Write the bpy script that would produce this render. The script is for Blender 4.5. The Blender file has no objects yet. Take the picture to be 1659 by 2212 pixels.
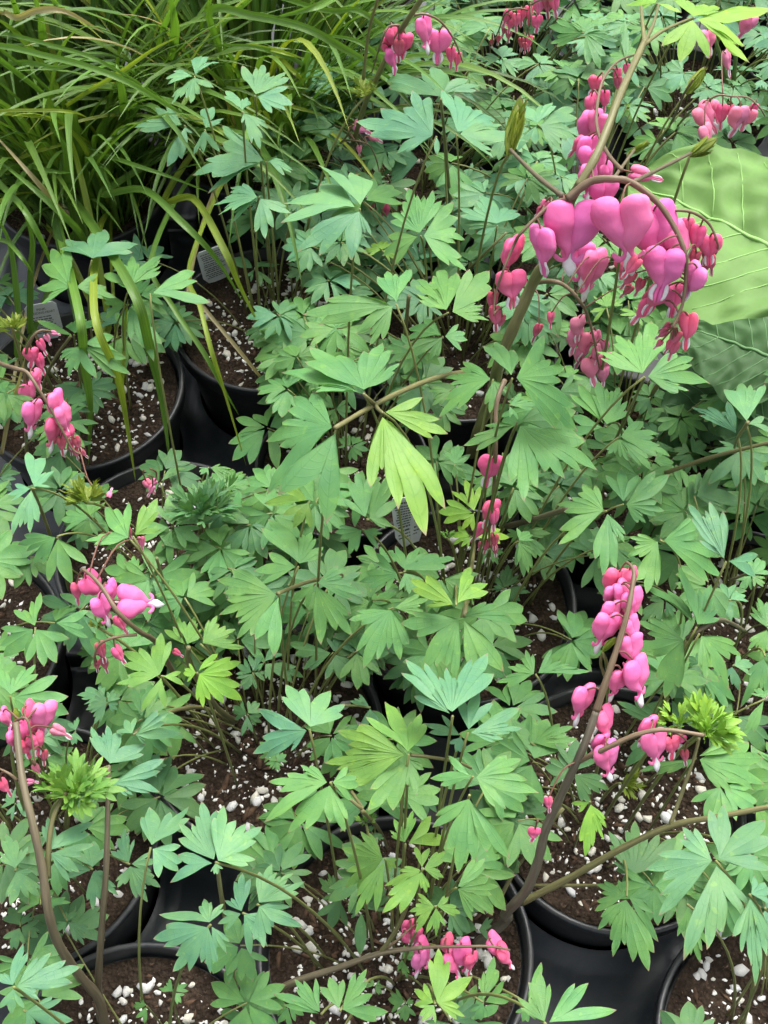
import bpy, math, random
from mathutils import Vector, Matrix, noise
random.seed(7)
SC = bpy.context.scene
COL = SC.collection

# ---------------------------------------------------------------- camera, sky, sun, exposure
RIM = 0.18                      # height of the pot rims above the ground
CAMH = RIM + 0.956              # the phone is held at chest height
PITCH = math.radians(57.0)      # looking down
FPX = 2660.0                    # focal length in pixels of a 1659 x 2212 view
cam_d = bpy.data.cameras.new('camera'); cam = bpy.data.objects.new('camera', cam_d); COL.objects.link(cam)
cam.location = (0, 0, CAMH); cam.rotation_euler = (math.pi/2 - PITCH, 0, 0)
cam_d.sensor_fit = 'VERTICAL'; cam_d.sensor_height = 24.0; cam_d.lens = 24.0*FPX/2212.0
cam_d.clip_start = 0.02; cam_d.clip_end = 200
SC.camera = cam
SUN_EL, SUN_AZ = math.radians(62), math.radians(25)
w = bpy.data.worlds.new('World'); SC.world = w; w.use_nodes = True
nt = w.node_tree; nt.nodes.clear()
sky = nt.nodes.new('ShaderNodeTexSky'); sky.sky_type = 'NISHITA'; sky.sun_disc = False
sky.sun_elevation = SUN_EL; sky.sun_rotation = SUN_AZ
sky.air_density = 1.0; sky.dust_density = 6.0; sky.ozone_density = 1.0
hs = nt.nodes.new('ShaderNodeHueSaturation'); hs.inputs['Saturation'].default_value = 0.25
bg = nt.nodes.new('ShaderNodeBackground'); bg.inputs['Strength'].default_value = 0.15
wo = nt.nodes.new('ShaderNodeOutputWorld')
nt.links.new(sky.outputs[0], hs.inputs['Color']); nt.links.new(hs.outputs[0], bg.inputs[0]); nt.links.new(bg.outputs[0], wo.inputs[0])
sd = bpy.data.lights.new('sun', 'SUN'); sd.energy = 1.2; sd.angle = math.radians(35); sd.color = (1.0, 0.97, 0.92)
sun = bpy.data.objects.new('sun', sd); COL.objects.link(sun)
sun_dir = Vector((math.sin(SUN_AZ)*math.cos(SUN_EL), math.cos(SUN_AZ)*math.cos(SUN_EL), math.sin(SUN_EL)))
sun.rotation_euler = sun_dir.to_track_quat('Z', 'Y').to_euler(); sun.location = (0, 0, 5)
SC.view_settings.view_transform = 'Standard'; SC.view_settings.look = 'None'
SC.view_settings.gamma = 1.0; SC.view_settings.use_curve_mapping = False
SC.view_settings.exposure = 1.30
SC.render.engine = 'CYCLES'
cy = SC.cycles; cy.use_adaptive_sampling = True; cy.adaptive_threshold = 0.025; cy.max_bounces = 4; cy.diffuse_bounces = 2; cy.glossy_bounces = 2; cy.transmission_bounces = 3; cy.transparent_max_bounces = 4
cy.caustics_reflective = False; cy.caustics_refractive = False

# ---------------------------------------------------------------- pixel -> place
CS, CC = math.sin(PITCH), math.cos(PITCH)
RIGHT = Vector((1, 0, 0)); CUP = Vector((0, CS, CC)); FWD = Vector((0, CC, -CS)); CAMP = Vector((0, 0, CAMH))
def at(x, y, h):
    """point seen at view pixel x, y that stands h metres above the pot rims"""
    d = RIGHT*((x-829.5)/FPX) - CUP*((y-1106.0)/FPX) + FWD
    return CAMP + d*((RIM + h - CAMH)/d.z)
def px(p):
    q = p - CAMP; z = q.dot(FWD)
    return 829.5 + FPX*q.dot(RIGHT)/z, 1106.0 - FPX*q.dot(CUP)/z, z
TILE = dict(A=(0,0), B=(1000,0), C=(1924,0), E=(0,900), F=(1000,900), G=(1924,900), H=(0,1800), I=(1000,1800), J=(1924,1800), K=(0,2700), L=(1000,2700), M=(1924,2700))
def td(t, x, y):
    o = TILE[t]; return (o[0] + x*0.66305)*0.54861, (o[1] + y*0.66305)*0.54861

# ---------------------------------------------------------------- helpers
def R(a, b): return random.uniform(a, b)
def tag(o, label=None, cat=None, group=None, kind=None):
    if label: o['label'] = label
    if cat: o['category'] = cat
    if group: o['group'] = group
    if kind: o['kind'] = kind
    return o
def mesh(name, verts, faces, uvs=None, mats=(), smooth=True, midx=None):
    m = bpy.data.meshes.new(name); m.from_pydata([tuple(v) for v in verts], [], faces)
    if uvs is not None:
        l = m.uv_layers.new(name='UVMap')
        l.data.foreach_set('uv', [c for lp in m.loops for c in uvs[lp.vertex_index]])
    for a in mats: m.materials.append(a)
    if midx: m.polygons.foreach_set('material_index', midx)
    m.polygons.foreach_set('use_smooth', [smooth]*len(m.polygons)); m.update()
    return m
def obj(name, data, parent=None, mat=None, color=None):
    o = bpy.data.objects.new(name, data); COL.objects.link(o)
    if mat is not None: o.matrix_basis = mat
    if parent is not None: o.parent = parent
    if color is not None: o.color = (*color, 1)
    return o
def frame(o, x, y, z):
    return Matrix(((x.x, y.x, z.x, o.x), (x.y, y.y, z.y, o.y), (x.z, y.z, z.z, o.z), (0, 0, 0, 1)))
def catmull(pts, n):
    out = []
    for i in range(len(pts)-1):
        p0 = pts[max(i-1, 0)]; p1 = pts[i]; p2 = pts[i+1]; p3 = pts[min(i+2, len(pts)-1)]
        for k in range(n):
            t = k/n; t2 = t*t; t3 = t2*t
            out.append(0.5*((2*p1) + (p2-p0)*t + (2*p0-5*p1+4*p2-p3)*t2 + (3*p1-p0-3*p2+p3)*t3))
    out.append(pts[-1].copy()); return out
def tube(path, rads, seg=7, flat=None, side=None):
    """verts, faces, uvs of a tapering tube; rads may be pairs (in-plane, out-of-plane)"""
    V, F, U = [], [], []
    n = len(path); ref = side or Vector((0.31, 0.2, 0.93)).normalized(); L = 0
    for i, p in enumerate(path):
        t = (path[min(i+1, n-1)] - path[max(i-1, 0)])
        t = t.normalized() if t.length > 1e-9 else Vector((0, 0, 1))
        if side: b = side.copy(); a = t.cross(b).normalized()
        else:
            a = t.cross(ref)
            if a.length < 1e-4: a = t.orthogonal()
            a.normalize(); b = a.cross(t).normalized(); ref = b
        r = rads[i]; ra, rb = r if isinstance(r, tuple) else (r, r)
        if i: L += (p-path[i-1]).length
        for k in range(seg):
            q = 2*math.pi*k/seg
            V.append(p + a*(ra*math.cos(q)) + b*(rb*math.sin(q))); U.append((k/seg, L))
    for i in range(n-1):
        for k in range(seg):
            F.append((i*seg+k, i*seg+(k+1) % seg, (i+1)*seg+(k+1) % seg, (i+1)*seg+k))
    F.append(tuple(range(seg-1, -1, -1))); F.append(tuple(range((n-1)*seg, n*seg)))
    return V, F, U
def join(parts):
    V, F, U, M = [], [], [], []
    for i, (v, f, u) in enumerate(parts):
        o = len(V); V += v; U += u; F += [tuple(a+o for a in q) for q in f]; M += [i]*len(f)
    return V, F, U, M

# ---------------------------------------------------------------- materials
def mat(name):
    m = bpy.data.materials.new(name); m.use_nodes = True
    n = m.node_tree; b = n.nodes['Principled BSDF']; return m, n, b
def N(n, t, **kw):
    x = n.nodes.new(t)
    for k, v in kw.items():
        if k in x.inputs: x.inputs[k].default_value = v
        else: setattr(x, k, v)
    return x
def L(n, a, b): n.links.new(a, b)
def ramp(n, src, stops):
    r = N(n, 'ShaderNodeValToRGB'); e = r.color_ramp.elements
    while len(e) < len(stops): e.new(0.5)
    for q, (p, c) in zip(e, stops): q.position = p; q.color = (*c, 1) if len(c) == 3 else c
    L(n, src, r.inputs[0]); return r.outputs[0]
def mixc(n, f, a, b, mode='MIX'):
    x = N(n, 'ShaderNodeMix', data_type='RGBA', blend_type=mode)
    for s, v in ((0, f), (6, a), (7, b)):
        if hasattr(v, 'links') or hasattr(v, 'is_output'): L(n, v, x.inputs[s])
        else: x.inputs[s].default_value = v if s == 0 else (*v, 1)
    return x.outputs[2]
def mth(n, op, a, b=None, c=None):
    x = N(n, 'ShaderNodeMath', operation=op)
    for i, v in enumerate((a, b, c)):
        if v is None: continue
        if hasattr(v, 'is_output'): L(n, v, x.inputs[i])
        else: x.inputs[i].default_value = v
    return x.outputs[0]
def bump(n, b, h, s=0.3, d=0.001):
    x = N(n, 'ShaderNodeBump', Strength=s, Distance=d); L(n, h, x.inputs['Height']); L(n, x.outputs[0], b.inputs['Normal'])
def translucent(n, b, col, f):
    """thin living tissue: some of the light goes through"""
    tr = N(n, 'ShaderNodeBsdfTranslucent'); L(n, col, tr.inputs[0]); mx = N(n, 'ShaderNodeMixShader'); mx.inputs[0].default_value = f
    L(n, b.outputs[0], mx.inputs[1]); L(n, tr.outputs[0], mx.inputs[2])
    L(n, mx.outputs[0], n.nodes['Material Output'].inputs['Surface'])

def leaf_material():
    m, n, b = mat('leaf')
    oi = N(n, 'ShaderNodeObjectInfo'); uv = N(n, 'ShaderNodeUVMap'); sp = N(n, 'ShaderNodeSeparateXYZ'); L(n, uv.outputs[0], sp.inputs[0])
    fr = mth(n, 'FRACT', sp.outputs[0]); ab = mth(n, 'ABSOLUTE', mth(n, 'MULTIPLY_ADD', fr, 2.0, -1.0)); s = sp.outputs[1]
    tc = N(n, 'ShaderNodeTexCoord')
    no = N(n, 'ShaderNodeTexNoise', Scale=3.2, Detail=2.0, Roughness=0.55)
    off = N(n, 'ShaderNodeVectorMath', operation='ADD'); L(n, tc.outputs['Object'], off.inputs[0])
    rv = N(n, 'ShaderNodeCombineXYZ'); L(n, mth(n, 'MULTIPLY', oi.outputs['Random'], 31.0), rv.inputs[0]); L(n, mth(n, 'MULTIPLY', oi.outputs['Random'], 17.0), rv.inputs[1])
    L(n, rv.outputs[0], off.inputs[1]); L(n, off.outputs[0], no.inputs['Vector'])
    f1 = N(n, 'ShaderNodeTexNoise', Scale=48.0, Detail=0.0); L(n, off.outputs[0], f1.inputs['Vector'])
    c = mixc(n, ramp(n, no.outputs[0], [(0.35, (0, 0, 0)), (0.7, (1, 1, 1))]), oi.outputs['Color'], mixc(n, 1.0, oi.outputs['Color'], (1.3, 1.16, 0.95), 'MULTIPLY'))
    c = mixc(n, mth(n, 'MULTIPLY', f1.outputs[0], 0.28), c, mixc(n, 1.0, c, (0.72, 0.80, 0.85), 'MULTIPLY'))
    # veins: midrib of every lobe and fine side veins
    mid = ramp(n, ab, [(0.0, (1, 1, 1)), (0.055, (0, 0, 0))])
    wv = mth(n, 'SINE', mth(n, 'MULTIPLY', mth(n, 'SUBTRACT', s, mth(n, 'MULTIPLY', ab, 0.22)), 46.0))
    side = ramp(n, wv, [(0.80, (0, 0, 0)), (0.98, (1, 1, 1))])
    c = mixc(n, mth(n, 'MULTIPLY', mid, 0.26), c, mixc(n, 1.0, c, (0.66, 0.78, 0.70), 'MULTIPLY'))
    c = mixc(n, mth(n, 'MULTIPLY', side, 0.16), c, mixc(n, 1.0, c, (0.66, 0.78, 0.70), 'MULTIPLY'))
    # yellower margin and the dry brownish point of every lobe
    ed = ramp(n, s, [(0.955, (0, 0, 0)), (1.0, (1, 1, 1))])
    c = mixc(n, mth(n, 'MULTIPLY', ed, 0.45), c, mixc(n, 1.0, c, (1.5, 1.2, 0.8), 'MULTIPLY'))
    tip = mth(n, 'MULTIPLY', ramp(n, s, [(0.955, (0, 0, 0)), (0.985, (1, 1, 1))]), ramp(n, ab, [(0.04, (1, 1, 1)), (0.13, (0, 0, 0))]))
    c = mixc(n, mth(n, 'MULTIPLY', tip, 0.8), c, (0.24, 0.15, 0.12))
    # pale speckle on a few leaves
    spk = N(n, 'ShaderNodeTexNoise', Scale=11.0, Detail=0.0); L(n, off.outputs[0], spk.inputs['Vector'])
    c = mixc(n, mth(n, 'MULTIPLY', ramp(n, spk.outputs[0], [(0.74, (0, 0, 0)), (0.80, (1, 1, 1))]), 0.30), c, mixc(n, 1.0, c, (1.9, 1.5, 0.8), 'MULTIPLY'))
    L(n, c, b.inputs['Base Color']); b.inputs['Roughness'].default_value = 0.5; b.inputs['Specular IOR Level'].default_value = 0.32
    hgt = mth(n, 'MULTIPLY', mth(n, 'ADD', mid, mth(n, 'MULTIPLY', side, 0.5)), -1.0)
    bump(n, b, hgt, 0.25, 0.0006)
    translucent(n, b, mixc(n, 1.0, c, (1.15, 1.25, 0.55), 'MULTIPLY'), 0.24)
    return m
def tint_material(name, rough, spec, scale, amt, thru=0.0, thru_tint=(1, 1, 1), stretch=None, bumps=0.2):
    """object colour broken up by noise"""
    m, n, b = mat(name); oi = N(n, 'ShaderNodeObjectInfo'); tc = N(n, 'ShaderNodeTexCoord')
    no = N(n, 'ShaderNodeTexNoise', Scale=scale, Detail=4.0)
    if stretch:
        mp = N(n, 'ShaderNodeMapping'); mp.inputs['Scale'].default_value = stretch; L(n, tc.outputs['UV'], mp.inputs[0]); L(n, mp.outputs[0], no.inputs['Vector'])
    else: L(n, tc.outputs['Object'], no.inputs['Vector'])
    k = ramp(n, no.outputs[0], [(0.3, (1-amt,)*3), (0.7, (1+amt*0.6,)*3)])
    c = mixc(n, 1.0, oi.outputs['Color'], k, 'MULTIPLY')
    L(n, c, b.inputs['Base Color']); b.inputs['Roughness'].default_value = rough; b.inputs['Specular IOR Level'].default_value = spec
    bump(n, b, no.outputs[0], bumps, 0.0008)
    if thru: translucent(n, b, mixc(n, 1.0, c, thru_tint, 'MULTIPLY'), thru)
    return m
def petal_material():
    m, n, b = mat('pink_petal'); oi = N(n, 'ShaderNodeObjectInfo'); tc = N(n, 'ShaderNodeTexCoord')
    sp = N(n, 'ShaderNodeSeparateXYZ'); L(n, tc.outputs['Object'], sp.inputs[0])
    no = N(n, 'ShaderNodeTexNoise', Scale=7.0, Detail=3.0); L(n, tc.outputs['Object'], no.inputs['Vector'])
    # paler towards the mouth, deeper round the shoulders and the edge
    y = mth(n, 'ADD', sp.outputs[1], mth(n, 'MULTIPLY', mth(n, 'SUBTRACT', no.outputs[0], 0.5), 0.35))
    c = mixc(n, ramp(n, mth(n, 'ADD', mth(n, 'MULTIPLY', y, 0.8), 0.5), [(0.06, (0, 0, 0)), (0.2, (1, 1, 1)), (0.62, (0.35,)*3), (0.86, (0, 0, 0))]),
             oi.outputs['Color'], mixc(n, 0.32, oi.outputs['Color'], (0.85, 0.32, 0.55)))
    az = mth(n, 'ABSOLUTE', sp.outputs[2])
    c = mixc(n, mth(n, 'MULTIPLY', ramp(n, az, [(0.0, (1, 1, 1)), (0.05, (0, 0, 0))]), 0.22), c, (0.92, 0.50, 0.68))
    st = N(n, 'ShaderNodeTexNoise', Scale=1.0, Detail=2.0); mp = N(n, 'ShaderNodeMapping'); mp.inputs['Scale'].default_value = (38.0, 3.0, 38.0); L(n, tc.outputs['Object'], mp.inputs[0]); L(n, mp.outputs[0], st.inputs['Vector'])
    c = mixc(n, mth(n, 'MULTIPLY', st.outputs[0], 0.22), c, mixc(n, 1.0, c, (0.78, 0.62, 0.72), 'MULTIPLY'))
    L(n, c, b.inputs['Base Color']); b.inputs['Roughness'].default_value = 0.55; b.inputs['Specular IOR Level'].default_value = 0.25
    n3 = N(n, 'ShaderNodeTexNoise', Scale=22.0, Detail=2.0); L(n, tc.outputs['Object'], n3.inputs['Vector']); bump(n, b, mth(n, 'ADD', no.outputs[0], mth(n, 'MULTIPLY', n3.outputs[0], 0.2)), 0.14, 0.003)
    translucent(n, b, c, 0.25); return m
def soil_material():
    m, n, b = mat('potting_soil'); tc = N(n, 'ShaderNodeTexCoord')
    v = N(n, 'ShaderNodeTexVoronoi', Scale=260.0); n1 = N(n, 'ShaderNodeTexNoise', Scale=45.0, Detail=6.0, Roughness=0.7); n2 = N(n, 'ShaderNodeTexNoise', Scale=320.0, Detail=4.0)
    for q in (v, n1, n2): L(n, tc.outputs['Object'], q.inputs['Vector'])
    c = ramp(n, n1.outputs[0], [(0.3, (0.024, 0.017, 0.012)), (0.5, (0.050, 0.036, 0.026)), (0.72, (0.098, 0.068, 0.048))])
    c = mixc(n, mth(n, 'MULTIPLY', v.outputs['Distance'], 0.9), c, mixc(n, 1.0, c, (0.45, 0.42, 0.40), 'MULTIPLY'))
    c = mixc(n, ramp(n, n2.outputs[0], [(0.62, (0, 0, 0)), (0.75, (0.7,)*3)]), c, (0.19, 0.13, 0.09))
    L(n, c, b.inputs['Base Color']); b.inputs['Roughness'].default_value = 0.95; b.inputs['Specular IOR Level'].default_value = 0.1
    bump(n, b, mth(n, 'ADD', n2.outputs[0], v.outputs['Distance']), 0.9, 0.004); return m
def plastic_material(name, col, rough, dirt):
    m, n, b = mat(name); tc = N(n, 'ShaderNodeTexCoord')
    n1 = N(n, 'ShaderNodeTexNoise', Scale=14.0, Detail=7.0, Roughness=0.65, Distortion=0.8); n2 = N(n, 'ShaderNodeTexNoise', Scale=160.0, Detail=3.0)
    for q in (n1, n2): L(n, tc.outputs['Object'], q.inputs['Vector'])
    f = ramp(n, n1.outputs[0], [(0.45, (0, 0, 0)), (0.75, (1, 1, 1))])
    c = mixc(n, mth(n, 'MULTIPLY', f, dirt), col, (0.12, 0.115, 0.105))
    c = mixc(n, mth(n, 'MULTIPLY', ramp(n, n2.outputs[0], [(0.66, (0, 0, 0)), (0.75, (1, 1, 1))]), dirt*0.8), c, (0.10, 0.065, 0.04))
    L(n, c, b.inputs['Base Color'])
    L(n, mth(n, 'MULTIPLY_ADD', n1.outputs[0], 0.35, rough), b.inputs['Roughness']); bump(n, b, n1.outputs[0], 0.12, 0.003); return m
M_LEAF = leaf_material()
M_STEM = tint_material('stem', 0.5, 0.35, 1.0, 0.35, stretch=(9.0, 30.0, 1.0))
M_BLADE = tint_material('grass_blade', 0.42, 0.4, 1.0, 0.3, thru=0.28, thru_tint=(1.2, 1.25, 0.5), stretch=(7.0, 3.0, 1.0))
M_PINK = petal_material()
M_WHITE = tint_material('white_petal', 0.45, 0.35, 6.0, 0.16, thru=0.25, bumps=0.1)
M_SOIL = soil_material()
M_PERL = tint_material('perlite', 0.8, 0.2, 300.0, 0.30, bumps=0.8)
M_BARK = tint_material('bark_crumb', 0.9, 0.2, 200.0, 0.5, bumps=0.6)
M_POT = plastic_material('black_pot_plastic', (0.012, 0.014, 0.016), 0.22, 0.22)
M_TRAY = plastic_material('black_tray_plastic', (0.018, 0.025, 0.032), 0.26, 0.30)
M_TAG = tint_material('label_plastic', 0.4, 0.5, 40.0, 0.08, bumps=0.05)
M_INK = tint_material('ink', 0.7, 0.2, 60.0, 0.2, bumps=0.0)
M_GROUND = plastic_material('ground_cloth', (0.008, 0.008, 0.008), 0.8, 0.10); M_GROUND.node_tree.nodes['Principled BSDF'].inputs['Specular IOR Level'].default_value = 0.08
def big_leaf_material():
    m, n, b = mat('broad_leaf'); oi = N(n, 'ShaderNodeObjectInfo'); uv = N(n, 'ShaderNodeUVMap'); sp = N(n, 'ShaderNodeSeparateXYZ'); L(n, uv.outputs[0], sp.inputs[0])
    tc = N(n, 'ShaderNodeTexCoord'); no = N(n, 'ShaderNodeTexNoise', Scale=16.0, Detail=5.0); L(n, tc.outputs['Object'], no.inputs['Vector'])
    vo = N(n, 'ShaderNodeTexVoronoi', Scale=120.0, feature='DISTANCE_TO_EDGE'); L(n, mixc(n, 0.03, tc.outputs['Object'], no.outputs['Color']), vo.inputs['Vector'])
    c = mixc(n, 1.0, oi.outputs['Color'], ramp(n, no.outputs[0], [(0.3, (0.78,)*3), (0.7, (1.18,)*3)]), 'MULTIPLY')
    net = ramp(n, vo.outputs['Distance'], [(0.0, (1, 1, 1)), (0.09, (0, 0, 0))])
    c = mixc(n, mth(n, 'MULTIPLY', net, 0.03), c, mixc(n, 1.0, c, (1.45, 1.3, 1.0), 'MULTIPLY'))
    L(n, c, b.inputs['Base Color']); b.inputs['Roughness'].default_value = 0.6; b.inputs['Specular IOR Level'].default_value = 0.25
    bump(n, b, no.outputs[0], 0.4, 0.003)
    translucent(n, b, mixc(n, 1.0, c, (1.1, 1.25, 0.5), 'MULTIPLY'), 0.3); return m
M_BIG = big_leaf_material()
# ---------------------------------------------------------------- leaflets: lobed blades that radiate from their stalk
def bez(a, b, c, d, n):
    return [((1-t)**3)*a + 3*t*(1-t)**2*b + 3*t*t*(1-t)*c + t**3*d for t in [k/n for k in range(n)]]
SHAPES = {  # lobe tips and the notches between them, tip of the leaflet at (0, 1); last: bulge of the outer sides
    't': ([(-.39, .74), (0, 1), (.39, .76)], [(-.125, .50), (.125, .52)], .13),
    'w': ([(-.50, .64), (-.19, .92), (.06, 1), (.48, .67)], [(-.185, .45), (-.065, .79), (.185, .48)], .13),
    'v': ([(-.48, .65), (.0, 1), (.25, .89), (.50, .61)], [(-.18, .47), (.12, .76), (.205, .43)], .13),
    'd': ([(-.32, .79), (0, 1), (.30, .81)], [(-.125, .63), (.12, .65)], .14),
    'e': ([(-.30, .77), (.03, 1)], [(-.10, .60)], .15),
    'f': ([(-.03, 1), (.30, .77)], [(.10, .60)], .15),
    'l': ([(-.36, .73), (.05, 1)], [(-.085, .49)], .14),
    'r': ([(-.05, 1), (.36, .73)], [(.085, .49)], .14),
    's': ([(0, 1)], [], .20)}
HALF = dict(t=28, w=38, v=38, d=23, e=18, f=18, l=21, r=21, s=13)     # half the angle a leaflet spans at its stalk
def leaflet_mesh(kind, rnd, own=None):
    if own: tips, sins = own; bul = .12
    else:
        tips, sins, bul = SHAPES[kind]
        j = lambda a, s: a + rnd.uniform(-s, s)
        tips = [Vector((j(x, .035), j(y, .03), 0)) for x, y in tips]; sins = [Vector((j(x, .025), j(y, .05), 0)) for x, y in sins]
    bul = bul*rnd.uniform(.85, 1.15)
    z0 = Vector((0, 0, 0)); out = []; us = []; li = []
    for i, T in enumerate(tips):
        for sgn, A in ((-1, sins[i-1] if i else z0), (1, sins[i] if i < len(sins) else z0)):
            d = T - A; nrm = Vector((d.y, -d.x, 0))*sgn                 # away from the lobe's axis
            edge = (A == z0)
            bb = bul if edge else 0.125
            c1 = A + d*((.42 if kind != 's' else .35) if edge else .30) + nrm*bb*((.45 if kind != 's' else 1.0) if edge else 1.0); c2 = A + d*((.72 if kind != 's' else .72) if edge else .64) + nrm*bb*((1.25 if kind != 's' else .9) if edge else .8)
            n = 10 if edge else 7
            seg = bez(A, c1, c2, T, n)
            q = [1-k/n for k in range(n)]
            if sgn < 0: out += seg[(0 if i == 0 else 0):]; us += [-a for a in q]; li += [i]*n
            else:
                seg = seg[1:]; q = q[1:]
                out.append(T.copy()); us.append(0.0); li.append(i)
                out += seg[::-1]; us += q[::-1]; li += [i]*len(seg)
    out.append(z0.copy()); us.append(1.0); li.append(len(tips)-1)
    out = out[1:-1]; us = us[1:-1]; li = li[1:-1]                         # drop the two copies of the stalk point
    rings = [.0, .22, .44, .62, .78, .9, .965, 1.0]
    fold, droop, cup, tw = rnd.uniform(.03, .07), rnd.uniform(.08, .36), rnd.uniform(-.35, .25), rnd.uniform(-.2, .2)
    if own: fold *= .35
    sd = rnd.uniform(0, 99); V, F, U = [], [], []
    n = len(out)
    for s in rings:
        for k in range(n):
            p = out[k]*s; u = us[k]
            z = fold*abs(u)**1.3*s*min(1, s*1.4)*.5 - droop*p.y**2 + cup*p.x**2 + tw*p.x*p.y
            z += (.06 if own else .035)*s*noise.noise(Vector((p.x*3.5, p.y*3.5, sd)))
            if s > .9: z += .02*noise.noise(Vector((p.x*14, p.y*14, sd)))*(s-.9)*10
            V.append(Vector((p.x, p.y, z))); U.append((li[k] + .5 + u*.497, s))
    for r in range(len(rings)-1):
        for k in range(n-1):
            F.append((r*n+k, r*n+k+1, (r+1)*n+k+1, (r+1)*n+k) if r else (k, (r+1)*n+k+1, (r+1)*n+k))
    return mesh('leaflet_' + kind, V, [f[::-1] for f in F], U, [M_LEAF])
rnd = random.Random(3)
LEAFLETS = {k: [leaflet_mesh(k, rnd) for _ in range(6 if k in 'wvt' else 4)] for k in SHAPES}
COLS = {'g': (.098, .248, .078), 't': (.104, .256, .128), 'd': (.074, .186, .072), 'y': (.135, .285, .058), 'b': (.180, .360, .050), 'o': (.16, .23, .03)}
def leafcol(c, rr=random):
    b = COLS[c]; k = rr.uniform(.86, 1.14); h = rr.uniform(-.08, .08)
    return (b[0]*k*(1+h), b[1]*k, b[2]*k*(1-h*1.6))
def fused_leaflet(lobes, rnd):
    """one blade whose lobes point at the given (angle, length, kind); every lobe ends in one to three teeth"""
    tips, sins = [], []; n = len(lobes)
    pol = lambda a, r: Vector((math.sin(a)*r, math.cos(a)*r, 0))
    for i, (a, l, k) in enumerate(lobes):
        gl = (a - lobes[i-1][0])/2 if i else rnd.uniform(.30, .38); gr = (lobes[i+1][0] - a)/2 if i < n-1 else rnd.uniform(.30, .38)
        gl = min(gl, .42); gr = min(gr, .42)
        nt = dict(s=1, l=2, r=2).get(k, 3)
        if nt == 3 and rnd.random() < .42: nt = 2 if rnd.random() < .75 else 1
        left = nt == 3 or (nt == 2 and rnd.random() < .5); right = nt == 3 or (nt == 2 and not left)
        if left: tips.append(pol(a - gl*rnd.uniform(.58, .80), l*rnd.uniform(.72, .86))); sins.append(pol(a - gl*rnd.uniform(.28, .40), l*rnd.uniform(.62, .74)))
        tips.append(pol(a, l))
        if right: sins.append(pol(a + gr*rnd.uniform(.28, .40), l*rnd.uniform(.62, .74))); tips.append(pol(a + gr*rnd.uniform(.58, .80), l*rnd.uniform(.72, .86)))
        if i < n-1: sins.append(pol((a + lobes[i+1][0])/2, min(l, lobes[i+1][1])*rnd.uniform(.34, .52)))
    return leaflet_mesh('own', rnd, (tips, sins))
def add_leaflet(parent, kind, base, tip, up, col, width=None):
    y = tip - base; Ln = y.length
    if Ln < 1e-5: return
    y.normalize(); x = y.cross(up); x.normalize(); z = x.cross(y)
    wd = width or R(.88, 1.12); 
    if kind == 's': wd *= .95
    m = frame(base, x*(Ln*wd), y*Ln, z*Ln)
    return obj('leaflet', random.choice(LEAFLETS[kind]), parent, m, col)
STALK = (.17, .19, .06)
def stalk_mesh(path, r0, r1, seg=6):
    n = len(path); return tube(path, [r0 + (r1-r0)*(i/(n-1)) for i in range(n)], seg)

# ---------------------------------------------------------------- flowers
PK = dict(pink=(.93, .19, .46), rose=(.85, .13, .27), dusk=(.50, .085, .12), pale=(.80, .24, .38))
WHITE = (.80, .78, .80)
def petal_outer(side, opened):
    rows = [(.25, .46, .03, .03), (.25, .435, .14, .10), (.245, .36, .225, .16), (.225, .22, .285, .195), (.205, .06, .30, .205), (.18, -.1, .27, .19), (.14, -.25, .215, .16),
            (.09, -.38, .15, .12), (.055, -.49, .09, .085)]
    if opened: rows += [(.055, -.58, .05, .06), (.075, -.66, .042, .045), (.14, -.715, .05, .034), (.215, -.69, .058, .028), (.265, -.62, .045, .022), (.28, -.57, .012, .01)]
    else: rows += [(.05, -.58, .05, .06), (.05, -.72, .046, .055), (.055, -.86, .05, .05), (.05, -.95, .035, .035), (.03, -1.0, .006, .006)]
    path = catmull([Vector((side*a, b, 0)) for a, b, _, _ in rows], 2)
    rr = []
    for i in range(len(path)):
        k = i/2; a = int(k); b = min(a+1, len(rows)-1); f = k-a
        rr.append((rows[a][2]*(1-f) + rows[b][2]*f, rows[a][3]*(1-f) + rows[b][3]*f))
    return tube(path, rr, 14, side=Vector((0, 0, 1)))
def petal_inner():
    rows = [(-.40, .05, .05), (-.55, .045, .05), (-.66, .07, .05), (-.74, .115, .06), (-.84, .135, .065), (-.93, .10, .07), (-1.0, .06, .055), (-1.06, .02, .02)]
    return tube([Vector((0, a, .0)) for a, _, _ in rows], [(b, c) for _, b, c in rows], 12, side=Vector((0, 0, 1)))
def petal_wing(side):
    rows = [(.09, -.44, .02, .02), (.14, -.56, .05, .03), (.17, -.70, .062, .03), (.15, -.84, .05, .03), (.10, -.93, .012, .015)]
    return tube(catmull([Vector((side*a, b, .02)) for a, b, _, _ in rows], 2), [(rows[min(i//2, 4)][2]*.5 + rows[min((i+1)//2, 4)][2]*.5, .028) for i in range(9)], 8, side=Vector((0, 0, 1)))
def as_mesh(name, g, m): return mesh(name, g[0], g[1], g[2], [m])
def uneven(g, sd, amp):
    V, F, U = g; W = []
    for v in V:
        k = amp*(noise.noise(v*3.2 + Vector((sd, 0, 0))) + .5*noise.noise(v*8 + Vector((0, sd, 0))))
        q = Vector((v.x*(1+k), v.y*(1+.5*k), v.z*(1+1.6*k)))
        q.x += .05*amp/.06*noise.noise(Vector((v.y*2.4, sd, 1))); q.z += .06*amp/.06*noise.noise(Vector((v.y*2.6, sd, 7)))
        # a raised keel down the outer shoulder
        if v.y > -.45: q.x *= 1 + .05*math.exp(-(v.z/.05)**2)
        W.append(q)
    return W, F, U
FM = {}
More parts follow.
